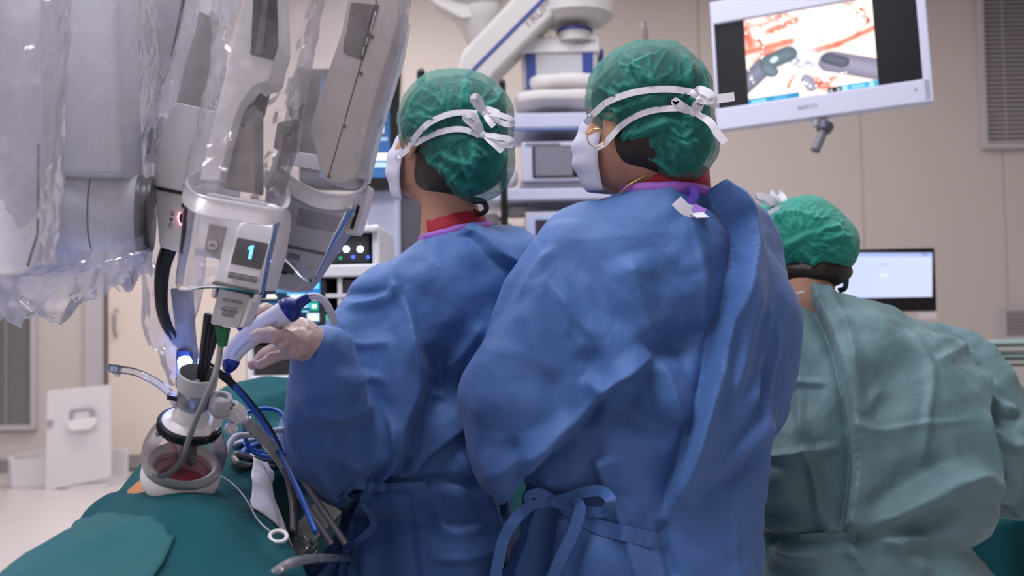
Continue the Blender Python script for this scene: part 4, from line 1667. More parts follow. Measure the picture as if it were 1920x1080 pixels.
folds1 = [
    ([(608, 690), (650, 715), (705, 705)], 't', .012, .007),
    ([(575, 760), (630, 775), (700, 765)], 't', .014, .008),
    ([(545, 830), (610, 815), (690, 830)], 'v', .022, .009),
    ([(640, 640), (690, 650), (745, 640)], 't', .010, .005),
    ([(600, 942), (714, 904), (764, 850), (772, 808), (799, 725), (788, 628), (762, 540)], 'S', .10, .030, .05, .25, .7),
    ([(862, 440), (925, 497), (988, 536)], 'S', .06, .014, .05, .1),
    ([(735, 470), (745, 545), (790, 630), (800, 722)], 't', .028, .012),
    ([(640, 560), (700, 552), (748, 548)], 'v', .010, .007),
    ([(655, 585), (720, 560), (760, 530)], 't', .014, .008),
    ([(800, 640), (830, 690), (815, 740)], 'v', .022, .020),
    ([(800, 470), (835, 560), (850, 640)], 'r', .03, .010),
    ([(880, 480), (920, 570), (975, 640)], 'v', .035, .012),
    ([(905, 600), (870, 660), (830, 700)], 't', .02, .012),
    ([(960, 560), (900, 690), (860, 780)], 't', .03, .012),
    ([(790, 760), (850, 745), (905, 700)], 'v', .025, .018),
    ([(985, 760), (900, 800), (820, 855), (768, 905)], 's', .06, .012, .1, .1),
    ([(770, 850), (720, 870), (680, 905)], 'v', .02, .014),
    ([(560, 760), (620, 730), (700, 740)], 't', .018, .006),
    ([(620, 700), (680, 705), (740, 722)], 't', .010, .004),
    ([(770, 800), (700, 850), (640, 880)], 't', .02, .010),
    ([(762, 760), (690, 790), (620, 850)], 'v', .03, .008),
    ([(545, 860), (600, 880), (640, 930)], 't', .02, .010),
    ([(600, 870), (640, 890), (650, 930)], 'v', .015, .010),
    ([(660, 915), (770, 912), (970, 905)], 'v', .012, .014, 0, 0),
    ([(768, 918), (775, 980), (790, 1080)], 's', .05, .009, .1, 0),
    ([(668, 930), (668, 1000), (660, 1080)], 'S', .05, .008, .1, 0),
    ([(640, 940), (615, 1010), (590, 1080)], 't', .014, .016, .2, 0),
    ([(655, 940), (640, 1010), (630, 1080)], 'v', .010, .014, .2, 0),
    ([(690, 930), (700, 1000), (690, 1080)], 'r', .02, .006, .2, 0),
    ([(800, 930), (850, 1000), (960, 960)], 't', .014, .007),
    ([(900, 900), (930, 960), (945, 1060)], 't', .018, .012),
    ([(860, 880), (900, 870), (960, 850)], 'r', .02, .010),
    ([(930, 860), (955, 930), (960, 1000)], 'v', .016, .012),
    ([(795, 1050), (870, 1045), (960, 1020)], 't', .008, .004),
]
g1, sg1, R1 = gown(p1, rows1, arms1, folds1, M_blue, (P(515, 600, 1.75)[0] - .03, 1.5, .30), (P(1060, 600, 2.1)[0] + .1, 2.5, n1_[2] + .02), seed=2, label='royal blue surgical gown')
wr1 = P(606, 652, 1.665)
V, Q = body(p1, h1_, n1_, R1, [([P(748, 545, 1.97), P(640, 815, 1.86), P(616, 800, 1.74), P(620, 708, 1.68), wr1], [.045, .036, .030, .024, .021]), ([P(990, 560, 2.05), P(1025, 770, 2.12), P(900, 720, 2.36)], [.045, .036, .026])], hands=(False, True))
b1 = ob('body', V, Q, M_skin, p1)
collar(p1, P(856, 441, 1.985), .074, .078, (-.20, .02), .05, hs=.036, hb=.013)
cap1_e = [(P(836, 232, 1.985), (.098, .108, .103), None), (P(872, 228, 1.97), (.098, .105, .104), None), (P(886, 300, 1.945), (.083, .085, .084), None), (h1_.T(-.016, 0, .052), (.112, .092, .088), h1_.R)]
capf1 = [([(760, 300), (800, 258), (850, 220), (895, 210)], 'v', .012, .006, .05, .05), ([(770, 300), (815, 262), (860, 243), (900, 252)], 'v', .012, .006, .05, .05),
         ([(872, 140), (876, 175), (874, 208)], 't', .008, .008), ([(884, 255), (890, 290), (882, 320)], 't', .008, .008), ([(800, 160), (770, 190), (760, 230)], 't', .008, .006),
         ([(830, 280), (845, 300), (890, 310)], 't', .007, .007), ([(800, 300), (840, 320), (880, 370)], 't', .008, .006), ([(940, 160), (930, 190), (910, 205)], 't', .007, .006),
         ([(920, 260), (940, 290), (920, 340)], 't', .008, .006), ([(780, 250), (820, 240), (850, 215)], 't', .006, .005), ([(845, 330), (870, 350), (890, 340)], 't', .007, .006)]
M_cap1 = cap_mat('green_cap_fabric', CAPG, .50)
hair1_e = [(h1_.T(-.018, 0, .046), (.105, .084, .083), h1_.R), (P(836, 236, 1.985), (.088, .098, .093), None), (P(872, 234, 1.97), (.087, .094, .092), None), (P(884, 298, 1.95), (.072, .074, .073), None), (h1_.T(-.030, 0, -.058), (.066, .062, .055), h1_.R)]
cap1, sc1 = cap_mesh(p1, cap1_e, M_cap1, capf1, 3, label='teal green bouffant cap')
cap_mesh(p1, hair1_e, M_hair, [], 9, h=.005, puff=.002, name='hair', label='dark brown hair')
tube('hair_curl', [P(880, 375, 1.955), P(905, 378, 1.95), P(912, 392, 1.95), P(900, 401, 1.95), P(888, 394, 1.955)], lambda t: .007 - .003 * t, M_hair, p1)
mk1 = mask_shell(h1_, p1, 'white pleated face mask')
t_ = on_surface(sc1, [(765, 280, 1.93), (778, 258), (800, 234), (830, 218), (860, 211), (895, 212)])
ribbon('tie', t_, 11 * S(1.95), M_tie, mk1)
t_ = on_surface(sc1, [(742, 300, 1.95), (752, 290, 1.93), (775, 272), (805, 255), (840, 244), (870, 243), (900, 254)])
ribbon('tie', t_, 11 * S(1.95), M_tie, mk1)


def cap_bow(sc, knot, loops, tails, w, parent, d):
    K = on_surface(sc, [knot], .006)[0]
    kd = (K - CAM) @ F0

    def pth(lst):
        return [P(x, y, kd - DOFF + z) for x, y, z in lst]
    return bow('tie_bow', sc, K, [pth(l) for l in loops], [pth(l) for l in tails], w * S(d), parent, M_tie)


cap_bow(sc1, (908, 212), [[(908, 212, 0), (895, 200, -.012), (886, 186, -.02), (893, 180, -.02), (902, 190, -.012), (908, 212, 0)],
                          [(908, 212, 0), (930, 214, -.018), (955, 222, -.022), (960, 231, -.018), (945, 232, -.008), (908, 212, 0)]],
        [[(908, 212, 0), (916, 225, -.01), (926, 237, -.012)], [(908, 212, 0), (915, 205, -.01), (935, 212, -.016)]], 11, mk1, 1.93)
cap_bow(sc1, (905, 252), [[(905, 252, 0), (890, 238, -.012), (872, 220, -.018), (884, 216, -.02), (898, 232, -.012), (905, 252, 0)],
                          [(905, 252, 0), (930, 256, -.018), (956, 262, -.02), (958, 271, -.016), (935, 270, -.008), (905, 252, 0)]],
        [[(905, 252, 0), (925, 268, -.012), (942, 284, -.014)], [(905, 252, 0), (896, 230, -.014), (888, 213, -.016)]], 12, mk1, 1.93)

# waist ties of the left gown
for pts in ([(700, 912), (690, 925), (655, 935), (640, 930)], [(690, 920), (672, 960), (655, 1010), (640, 1080)], [(650, 930), (648, 960), (662, 985), (640, 1085)], [(672, 930), (700, 985), (640, 1040), (600, 1085)]):
    ribbon('waist_tie', on_surface(sg1, pts, .006), .015, M_blue, p1, thick=.0016)
ribbon('waist_belt', on_surface(sg1, [(690, 912), (730, 914), (768, 913), (800, 911)], .004), .018, M_blue, p1, thick=.002)
bt = on_surface(sg1, [(758, 905), (778, 905), (778, 921), (758, 921)], .0055)

# ------------------------------------------------------------------ right woman in blue
DOFF = 0.
p2 = thing('person', 'right of the two people in blue gowns, gold hoop earring, arms folded in front', 'person', (P(1200, 900, 1.85)[0], 1.88, 0))
h2_ = Head(P(1194, 233, 1.83), (-.68, .72, .10), (.06, -.06, 1))
n2_ = P(1232, 352, 1.86)
rows2 = [(366, 1170, 1330, 1.86, .075), (373, 1140, 1348, 1.86, .088), (385, 1100, 1370, 1.865, .10), (410, 1060, 1398, 1.87, .125), (450, 1026, 1420, 1.87, .145),
         (520, 988, 1440, 1.87, .155), (560, 962, 1443, 1.865, .155), (620, 928, 1445, 1.85, .145), (700, 892, 1443, 1.84, .132), (738, 882, 1442, 1.835, .128), (790, 898, 1440, 1.835, .128), (850, 932, 1436, 1.845, .135), (888, 978, 1433, 1.86, .148),
         (905, 1000, 1431, 1.865, .148), (960, 980, 1426, 1.87, .15), (1080, 932, 1420, 1.87, .165)]
arms2 = [([(1078, 480, 1.84), (1035, 590, 1.82), (985, 738, 1.80)], [.080, .080, .070]),
         ([(985, 738, 1.80), (990, 790, 1.82), (1070, 760, 1.92)], [.070, .065, .055]),
         ([(1385, 480, 1.90), (1408, 600, 1.87), (1400, 720, 1.88), (1350, 820, 2.02)], [.068, .066, .068, .05])]
folds2 = [
    ([(955, 900), (1000, 866), (1086, 794), (1141, 734), (1195, 694), (1236, 658)], 'S', .12, .030, .04, .3, .55),
    ([(1318, 362), (1388, 430), (1372, 530), (1335, 680), (1292, 830), (1242, 985)], 'S', .075, .030, .04, .12, .75),
    ([(1180, 470), (1200, 560), (1238, 658)], 't', .040, .020),
    ([(1150, 735), (1212, 790), (1278, 820)], 'v', .030, .016),
    ([(1238, 655), (1262, 740), (1278, 812)], 't', .024, .016),
    ([(1238, 655), (1180, 700), (1125, 760)], 't', .022, .014),
    ([(1245, 690), (1290, 640), (1330, 600)], 'v', .03, .010),
    ([(1300, 430), (1318, 540), (1322, 640)], 't', .007, .004),
    ([(1235, 470), (1255, 600), (1290, 700)], 'v', .04, .012),
    ([(1108, 860), (1128, 915), (1160, 987), (1186, 1080)], 'S', .05, .012, .1, 0),
    ([(1242, 975), (1250, 1030), (1262, 1080)], 'v', .010, .010, .1, 0),
    ([(1140, 820), (1180, 900), (1230, 975)], 'r', .03, .008),
    ([(1430, 530), (1415, 680), (1380, 800)], 't', .016, .010),
    ([(1450, 590), (1440, 700), (1400, 830)], 't', .013, .009),
    ([(1400, 500), (1385, 640), (1350, 760)], 't', .018, .009),
    ([(1372, 560), (1362, 680), (1330, 790)], 'v', .014, .008),
    ([(1425, 640), (1405, 760), (1330, 900)], 'v', .012, .007),
    ([(1455, 760), (1380, 850), (1300, 910)], 't', .022, .014),
    ([(1440, 830), (1370, 880), (1290, 940)], 'v', .025, .012),
    ([(1370, 860), (1372, 960), (1375, 1080)], 't', .006, .003, .1, 0),
    ([(985, 555), (1015, 640), (1050, 720)], 'r', .025, .008),
    ([(1045, 540), (1085, 600), (1130, 640)], 't', .010, .005),
    ([(1030, 520), (1060, 580), (1065, 640)], 't', .008, .004),
    ([(1040, 450), (1000, 520), (975, 570)], 't', .012, .006),
    ([(890, 745), (960, 760), (1040, 740)], 'r', .03, .008),
    ([(935, 858), (1000, 825), (1090, 782)], 't', .022, .012),
    ([(960, 800), (985, 840), (980, 880)], 'v', .014, .010),
    ([(1095, 700), (1120, 730), (1150, 738)], 't', .015, .010),
    ([(1028, 920), (1000, 1000), (965, 1080)], 't', .014, .016, .2, 0),
    ([(1045, 930), (1020, 1010), (1000, 1080)], 'v', .012, .014, .2, 0),
    ([(1010, 940), (970, 1020), (940, 1080)], 'v', .010, .012, .2, 0),
    ([(1060, 960), (1050, 1020), (1050, 1080)], 'r', .016, .008, .2, 0),
    ([(1100, 640), (1110, 720), (1085, 800)], 'v', .03, .012),
]
g2, sg2, R2 = gown(p2, rows2, arms2, folds2, M_blue, (P(870, 700, 1.7)[0] - .04, 1.5, .30), (P(1480, 600, 1.9)[0] + .06, 2.2, n2_[2] + .02), seed=5, label='royal blue surgical gown with a loose back flap')
V, Q = body(p2, h2_, n2_, R2, [([P(1078, 480, 1.86), P(990, 760, 1.82), P(1090, 765, 1.98)], [.045, .036, .026]), ([P(1385, 480, 1.90), P(1400, 720, 1.88), P(1290, 800, 2.06)], [.042, .036, .026])])
b2 = ob('body', V, Q, M_skin, p2)
collar(p2, P(1250, 368, 1.855), .088, .096, (.06, .03), -.05, hs=.052, hb=.013)
cap2_e = [(P(1205, 190, 1.835), (.093, .105, .100), None), (P(1236, 192, 1.82), (.098, .105, .104), None), (P(1276, 262, 1.79), (.070, .075, .077), None), (h2_.T(-.016, 0, .052), (.112, .092, .088), h2_.R)]
capf2 = [([(1150, 195), (1200, 172), (1250, 166), (1300, 172)], 'v', .012, .007, .05, .05), ([(1145, 260), (1185, 225), (1230, 205), (1300, 205)], 'v', .012, .007, .05, .05),
         ([(1280, 95), (1292, 130), (1290, 168)], 't', .008, .008), ([(1180, 120), (1210, 145), (1240, 160)], 't', .007, .006), ([(1170, 150), (1190, 120), (1230, 100)], 't', .007, .006),
         ([(1160, 262), (1220, 240), (1260, 225)], 't', .009, .009), ([(1190, 280), (1230, 300), (1280, 335)], 't', .007, .006), ([(1230, 185), (1240, 200), (1250, 180)], 't', .006, .005),
         ([(1310, 110), (1325, 150), (1320, 180)], 't', .007, .006), ([(1320, 230), (1335, 270), (1320, 310)], 't', .007, .005), ([(1140, 170), (1170, 185), (1200, 172)], 't', .006, .006)]
cap2, sc2 = cap_mesh(p2, cap2_e, M_cap1, capf2, 6, label='teal green bouffant cap with a low bun')
cap_mesh(p2, [(h2_.T(-.018, 0, .046), (.105, .084, .083), h2_.R), (P(1208, 194, 1.835), (.083, .094, .090), None), (P(1236, 196, 1.82), (.087, .094, .093), None), (P(1274, 262, 1.795), (.058, .062, .064), None), (h2_.T(-.030, 0, -.045), (.064, .062, .050), h2_.R)], M_hair, [], 9, h=.005, puff=.002, name='hair', label='dark brown hair')
mk2 = mask_shell(h2_, p2, 'white pleated face mask')
ribbon('tie', on_surface(sc2, [(1098, 232, 1.80), (1112, 214, 1.775), (1132, 196), (1160, 182), (1200, 171), (1250, 167), (1296, 172)]), 12 * S(1.8), M_tie, mk2)
ribbon('tie', on_surface(sc2, [(1118, 278, 1.775), (1135, 268, 1.755), (1160, 240), (1190, 219), (1230, 206), (1285, 202)]), 11 * S(1.8), M_tie, mk2)
cap_bow(sc2, (1303, 176), [[(1303, 176, 0), (1312, 168, -.012), (1330, 176, -.02), (1335, 186, -.02), (1320, 188, -.012), (1303, 176, 0)]],
        [[(1303, 176, 0), (1330, 186, -.016), (1355, 184, -.02), (1377, 181, -.022)], [(1303, 176, 0), (1330, 190, -.012), (1347, 196, -.014)]], 16, mk2, 1.78)
cap_bow(sc2, (1300, 210), [[(1300, 210, 0), (1282, 200, -.014), (1266, 190, -.018), (1272, 200, -.016), (1285, 206, -.01), (1300, 210, 0)],
                           [(1300, 210, 0), (1308, 198, -.016), (1312, 192, -.02), (1310, 204, -.012), (1300, 210, 0)]],
        [[(1300, 210, 0), (1330, 228, -.018), (1345, 250, -.022), (1360, 268, -.024)], [(1300, 210, 0), (1306, 196, -.018), (1316, 190, -.02)]], 14, mk2, 1.78)
ec = P(1118, 258, 1.752)
vs = [ec + 17 * S(1.76) * (math.cos(2 * math.pi * k / 28) * np.array([.95, -.25, 0]) + math.sin(2 * math.pi * k / 28) * np.array([0, 0, 1.])) for k in range(28)]
tube('earring', vs, .0012, M_gold, p2, n=2, seg=6, closed=True, label='thin gold hoop earring')
nk = [P(1163, 362, 1.80), P(1178, 348, 1.79), P(1198, 336, 1.785), P(1216, 327, 1.785), P(1232, 322, 1.79)]
tube('necklace', nk, .0017, M_gold, p2, seg=6, label='fine gold neck chain')
# torn neck tapes at the back of the collar
ribbon('neck_tape', on_surface(sg2, [(1268, 376), (1285, 392), (1305, 398)], .006) + [P(1318, 408, 1.68)], .022, mat('tape_white', (.62, .62, .70), .7), p2, label='white adhesive tab')
ribbon('neck_tape', [P(1285, 370, 1.76), P(1296, 356, 1.75), P(1302, 366, 1.745), P(1288, 388, 1.74)], .016, mat('violet_tab', (.10, .05, .42), .6), p2, label='violet hook tab')
ribbon('neck_tape', [P(1300, 388, 1.735), P(1312, 394, 1.732), P(1322, 398, 1.73)], .013, mat('lilac_tab', (.33, .18, .62), .6), p2, label='lilac hook tab')

# waist belt and bow of the right gown
ribbon('waist_belt', on_surface(sg2, [(1035, 940), (1060, 950), (1095, 974), (1130, 990), (1170, 1000), (1240, 1016)], .007), .026, M_blue, p2, thick=.002)


def over(x, y, off):
    q = sg2.hit(x, y)
    dd = 1.72 if q is None else (q - CAM) @ F0
    return dd - off


kd = min(over(1036, 938, .012), over(1060, 940, .012))
kb = P(1036, 938, kd)


def wpath(lst):
    ds = [min(over(x, y, .004), kd) + z for x, y, z in lst]
    return [P(x, y, d_) for (x, y, z), d_ in zip(lst, ds)]


bow('waist_bow', sg2, kb, [wpath(l) for l in (
    [(1036, 938, 0), (1060, 934, -.010), (1100, 922, -.022), (1130, 922, -.030), (1145, 940, -.030), (1132, 960, -.020), (1090, 956, -.008), (1040, 944, 0)],
    [(1036, 936, 0), (1015, 926, -.012), (994, 930, -.018), (998, 942, -.012), (1018, 942, -.006), (1036, 938, 0)])],
    [wpath(l) for l in (
        [(1072, 934, -.014), (1088, 950, -.034), (1074, 1000, -.036), (1050, 1050, -.034), (1032, 1095, -.034)],
        [(1036, 938, 0), (1000, 945, -.012), (965, 975, -.016), (945, 1010, -.016), (935, 1050, -.016), (926, 1095, -.016)])], .020, p2, M_blue, thick=.0018)
vp = on_surface(sg2, [(1238, 1006), (1252, 1008), (1252, 1026), (1238, 1026)], .009)
ribbon('hook_patch', [vp[0], vp[1]], .022, M_blue, p2, thick=.002)

# ------------------------------------------------------------------ person in green, bent forward
p3 = thing('person', 'person in a grey-green gown and green cap bent forward at the right', 'person', (P(1620, 900, 2.1)[0], 2.1, 0))
h3_ = Head(P(1500, 478, 2.25), (.06, .80, -.55), (.02, .55, .8))
n3_ = P(1508, 566, 2.20)
rows3 = [(556, 1478, 1560, 2.20, .05), (566, 1468, 1610, 2.20, .075), (585, 1462, 1680, 2.20, .10), (615, 1458, 1745, 2.19, .125), (655, 1455, 1800, 2.17, .145),
         (710, 1448, 1830, 2.14, .155), (800, 1436, 1842, 2.10, .16), (900, 1428, 1850, 2.07, .16), (980, 1424, 1825, 2.05, .155), (1012, 1426, 1800, 2.05, .15), (1080, 1410, 1862, 2.05, .17)]
arms3 = [([(1795, 680, 2.17), (1845, 790, 2.12), (1880, 890, 2.10)], [.072, .085, .088]),
         ([(1880, 890, 2.10), (1960, 905, 2.15), (2040, 850, 2.4)], [.085, .075, .055]),
         ([(1470, 680, 2.2), (1445, 850, 2.2), (1500, 930, 2.45)], [.06, .06, .05])]
folds3 = [
    ([(1516, 552), (1560, 640), (1588, 760), (1600, 870), (1582, 1004)], 'S', .06, .026, .03, .05, .9),
    ([(1545, 548), (1590, 640), (1606, 740), (1604, 860)], 't', .012, .010, .05, .3),
    ([(1785, 628), (1832, 690), (1842, 740), (1834, 800), (1850, 880), (1842, 940)], 's', .06, .022, .05, .1, .8),
    ([(1690, 612), (1736, 697), (1728, 800), (1725, 880)], 't', .009, .006),
    ([(1736, 697), (1790, 660), (1820, 650)], 't', .012, .006),
    ([(1592, 1000), (1700, 955), (1790, 905), (1848, 885)], 't', .028, .020),
    ([(1600, 985), (1700, 905), (1790, 860)], 'v', .030, .014),
    ([(1600, 1000), (1720, 990), (1800, 960)], 'v', .020, .012),
    ([(1560, 800), (1640, 810), (1740, 800), (1830, 790)], 't', .008, .004),
    ([(1640, 680), (1650, 760), (1640, 810)], 'v', .035, .010),
    ([(1610, 790), (1630, 760), (1660, 720)], 't', .014, .008),
    ([(1435, 862), (1500, 856), (1590, 832)], 't', .012, .010),
    ([(1480, 700), (1510, 830), (1530, 900), (1540, 990)], 't', .012, .009),
    ([(1450, 720), (1500, 710), (1560, 715)], 't', .010, .006),
    ([(1425, 940), (1480, 975), (1560, 1000)], 'v', .022, .018),
    ([(1420, 1008), (1500, 1012), (1590, 1010), (1660, 1002)], 'v', .014, .020, .02, .4),
    ([(1590, 1020), (1615, 1060), (1640, 1085)], 't', .015, .012, .1, 0),
    ([(1440, 1030), (1500, 1045), (1560, 1030)], 't', .018, .014),
    ([(1680, 1000), (1700, 1040), (1760, 1080)], 'r', .02, .010),
    ([(1640, 1020), (1700, 1010), (1760, 1020)], 't', .014, .012),
    ([(1850, 780), (1890, 790), (1920, 770)], 'v', .014, .012),
    ([(1850, 800), (1880, 830), (1920, 840)], 't', .014, .010),
    ([(1840, 720), (1880, 760), (1915, 775)], 't', .012, .010),
    ([(1860, 880), (1890, 900), (1920, 905)], 't', .015, .010),
    ([(1870, 950), (1890, 985), (1920, 980)], 'v', .015, .012),
    ([(1560, 600), (1620, 620), (1680, 640)], 'r', .03, .006),
    ([(1800, 620), (1820, 660), (1838, 720)], 'v', .012, .008),
]
g3, sg3, R3 = gown(p3, rows3, arms3, folds3, M_green, (P(1400, 700, 2.1)[0] - .08, 1.75, .30), (P(2060, 600, 2.3)[0] + .05, 2.6, n3_[2] + .03), seed=8, label='grey-green surgical gown tied at the back')
V, Q = body(p3, h3_, n3_, R3, [([P(1795, 680, 2.17), P(1880, 890, 2.12), P(2040, 850, 2.42)], [.045, .036, .026]), ([P(1470, 680, 2.2), P(1450, 850, 2.22), P(1500, 930, 2.5)], [.042, .036, .026])])
b3 = ob('body', V, Q, M_skin, p3)
M_cap3 = cap_mat('jade_cap_fabric', (.02, .36, .27), .88)
cap3, sc3 = cap_mesh(p3, [(h3_.T(-.020, 0, .036), (.106, .088, .080), h3_.R), (P(1505, 454, 2.24), (.113, .11, .083), None), (P(1450, 440, 2.26), (.072, .09, .072), None), (P(1548, 468, 2.22), (.064, .07, .062), None)], M_cap3,
                     [([(1412, 470), (1418, 440), (1430, 410), (1462, 388)], 'v', .010, .007, .05, .05), ([(1440, 420), (1480, 400), (1540, 410)], 't', .008, .006), ([(1450, 480), (1520, 440), (1590, 450)], 't', .008, .006),
                      ([(1500, 470), (1540, 500), (1560, 515)], 't', .007, .006), ([(1430, 500), (1470, 510), (1540, 505)], 't', .008, .005), ([(1550, 410), (1580, 440), (1600, 470)], 't', .008, .005)], 12, label='bright jade bouffant cap')
cap_mesh(p3, [(P(1505, 462, 2.25), (.100, .098, .070), None), (P(1522, 511, 2.215), (.086, .080, .038), None), (P(1478, 512, 2.23), (.05, .06, .03), None)], M_hair, [], 9, h=.005, puff=.003, name='hair', label='dark brown hair at the nape')
mk3 = mask_shell(h3_, p3, 'white face mask')
ribbon('tie', on_surface(sc3, [(1410, 478), (1414, 450), (1424, 425), (1440, 402), (1464, 388)]), 10 * S(2.2), M_tie, mk3)
kk = P(1464, 390, 2.2)
bow('tie_bow', None, kk, [[P(1464, 390, 2.2), P(1448, 374, 2.19), P(1420, 367, 2.19), P(1440, 380, 2.2), P(1464, 390, 2.2)], [P(1464, 390, 2.2), P(1450, 364, 2.2), P(1460, 362, 2.21), P(1470, 376, 2.2), P(1464, 390, 2.2)]],
    [[P(1464, 390, 2.2), P(1480, 383, 2.2), P(1500, 380, 2.2)], [P(1464, 390, 2.2), P(1485, 390, 2.2), P(1502, 386, 2.19)]], 13 * S(2.2), mk3, M_tie)
# a glimpse of face shield loop by the ear
ribbon('ear_loop', [P(1578, 505, 2.18), P(1586, 520, 2.18), P(1584, 540, 2.2), P(1572, 545, 2.22)], .012, mat('loop_dark', (.05, .07, .08), .3), p3)
# collar cord ends
ribbon('neck_tape', [P(1472, 566, 2.10), P(1492, 551, 2.10), P(1508, 546, 2.09)], .004, M_tie, p3)
ribbon('waist_belt', on_surface(sg3, [(1500, 1012), (1540, 1010), (1584, 1009), (1606, 1009)], .006), .024, M_green, p3, thick=.002)
vp = on_surface(sg3, [(1584, 1009), (1606, 1009)], .009)
ribbon('hook_patch', vp, .026, mat('patch_green', (.10, .20, .22), .7, bump=1., bscale=900), p3, thick=.002)

# ------------------------------------------------------------------ gloved hand
M_glove = mat('latex_glove', (.60, .44, .40), .35, sss=.1, var=.12, vscale=30, bump2=.25, bscale2=60, transl=.1)
gl = Field(P(430, 720, 1.70) - np.array([.02, .12, .02]), P(655, 545, 1.70) + np.array([.03, .12, .02]), .0021)
glove_hand(gl, 0.)
V, Q = gl.mesh(2)
ex_ = .0012 * fbm(V / .012, 3, 4) + .0010 * paper(V / .02, 3)
V = V + vnormals(V, Q) * ex_[:, None]
ob('glove', V, Q, M_glove, p1, label='thin cream latex glove')
lathe('glove_cuff', [(.0300, -.002), (.0322, .0), (.0328, .012), (.0330, .022), (.0315, .022), (.0310, .012), (.0300, .0)], gp(590, 647, .036), gp(622, 662, .058) - gp(590, 647, .036), mat('glove_cuff_white', (.66, .63, .64), .5, bump2=.4, bscale2=60), p1, close=True, sx=1.06)

# ================================================================== surgical robot and its clear drapes
M_rw = mat('robot_white', (.78, .76, .78), .38, var=.03, vscale=20)
M_rg = mat('robot_grey', (.42, .43, .48), .4)
M_rmetal = mat('robot_taupe_metal', (.26, .235, .225), .35, metal=.35)
M_rdark = mat('robot_seam', (.03, .03, .035), .5)
M_rblack = mat('robot_black', (.010, .010, .012), .35)
M_screw = mat('robot_screw', (.13, .12, .12), .3, metal=.8)
M_armg = mat('robot_arm_shell', (.74, .75, .80), .45)
FILM = plastic_film('drape_film', (.96, .94, 1.), haze=.09, hazevar=.16, bumps=.22, bscale=46, rough=.08, gloss=.65)
FILM2 = plastic_film('drape_film_heavy', (.96, .93, 1.), haze=.14, hazevar=.26, bumps=.25, bscale=40, rough=.08, gloss=.65)
POUCH = plastic_film('pouch_film', (.86, .85, .92), haze=.10, hazevar=.10, bumps=.15, bscale=8, rough=.1)

rob = thing('surgical_robot', 'white surgical robot with three instrument drives hanging above the patient, one showing a lit 1', 'robot', (-1.75, 1.1, 0))
# column, boom and hub (left of and above the picture)
box('base', (-1.75, 1.1, .12), (.55, .8, .22), M_rw, rob, .04)
box('column', (-1.75, 1.1, 1.2), (.28, .30, 2.1), M_rw, rob, .04)
box('boom', (-1.42, 1.25, 2.18), (.75, .22, .20), M_rw, rob, .05)
lathe('hub', [(0, -.12), (.15, -.12), (.18, -.06), (.18, .06), (.15, .1), (0, .1)], (-1.08, 1.38, 2.0), (0, 0, 1), M_rw, rob)
box('cross_arm', (-.62, 1.45, 1.86), (.98, .05, .06), M_rw, rob, .01)

# far-left forearm and the drum-ended arm beside it
prism('arm_shell', [(-120, -350), (62, -350), (76, 60), (84, 300), (80, 440), (62, 505), (20, 516), (-120, 516)], 1.34, .17, M_armg, rob, r=[5, 5, 10, 10, 40, 30, 20, 5], bevel=.035)
prism('arm_seam', [(70, 270), (73, 270), (71, 440), (52, 500), (49, 498), (68, 438)], 1.338, .02, M_rdark, rob, r=1, bevel=0)
prism('arm_shell', [(110, -350), (212, -350), (218, 60), (226, 330), (112, 330), (104, 60)], 1.39, .09, M_armg, rob, r=14, bevel=.03)
dc = P(112, 395, 1.44)
ax_ = nrm(CR * 1.0 + F0 * .25 - CU * .02)
rd = 74 * S(1.44)
lathe('arm_drum', [(0, -.01), (rd * .6, -.008), (rd * .9, .0), (rd, .018), (rd, .105), (rd * .98, .108), (0, .108)], dc, ax_, M_armg, rob, 48)
lathe('drum_ring', [(0, .0), (rd * .99, .0), (rd * .99, .006), (rd * .93, .008), (rd * .93, .014), (rd * .97, .016), (rd * .97, .02), (0, .02)], dc + ax_ * .1075, ax_, mat('drum_ring_dark', (.07, .065, .07), .35), rob, 48)
lathe('drum_seam', [(rd * .96, .0), (rd * 1.004, .0), (rd * 1.004, .0025), (rd * .96, .0025)], dc + ax_ * .045, ax_, M_rdark, rob, 48, close=True)
prism('arm_shell', [(246, -350), (352, -350), (346, 0), (330, 90), (312, 196), (252, 196), (250, 60)], 1.60, .10, M_rw, rob, r=10, bevel=.02)
prism('arm_seam', [(342, 0), (345, 0), (322, 110), (319, 110)], 1.598, .01, M_rdark, rob, r=0, bevel=0)

# ---- left instrument drive
DL = 1.47
prism('arm_link', [(366, -300), (398, -300), (398, 20), (390, 30), (372, 22)], DL + .02, .06, M_rw, rob, r=3, bevel=.004)
prism('arm_link', [(372, 18), (392, 26), (402, 90), (412, 215), (330, 192), (352, 100), (366, 60)], DL + .03, .06, M_rmetal, rob, r=5, bevel=.004)
uL = prism('drive_housing', [(326, 190), (420, 212), (408, 372), (286, 348), (296, 260)], DL, .12, M_rw, rob, r=[16, 4, 4, 12, 20], bevel=.012)
prism('seam', [(284, 347), (408, 371), (406, 377), (286, 353)], DL + .002, .112, M_rdark, uL, r=1, bevel=0)
prism('lower_cover', [(290, 354), (404, 377), (398, 484), (342, 475), (299, 463)], DL + .006, .10, M_rw, uL, r=[8, 3, 3, 10, 8], bevel=.008)
prism('side_grip', [(284, 222), (306, 214), (296, 306), (270, 303), (276, 250)], DL + .02, .07, M_rw, uL, r=5, bevel=.006)
prism('grip_slot', [(281, 240), (288, 238), (281, 286), (274, 288)], DL + .018, .01, mat('slot_blue_black', (.02, .025, .045), .25), uL, r=3, bevel=.001)
prism('release_button', [(338, 398), (352, 400), (350, 424), (340, 422), (334, 412)], DL + .003, .012, M_rblack, uL, r=5, bevel=.002)
ring = [P(x, y, DL + .0035) for x, y in ((338, 398), (334, 405), (335, 414), (340, 422))]
tube('button_glow', ring, .0011, mat('red_glow', (.9, .2, .3), .4, emit=(1., .25, .35), estr=4.), uL, seg=6)
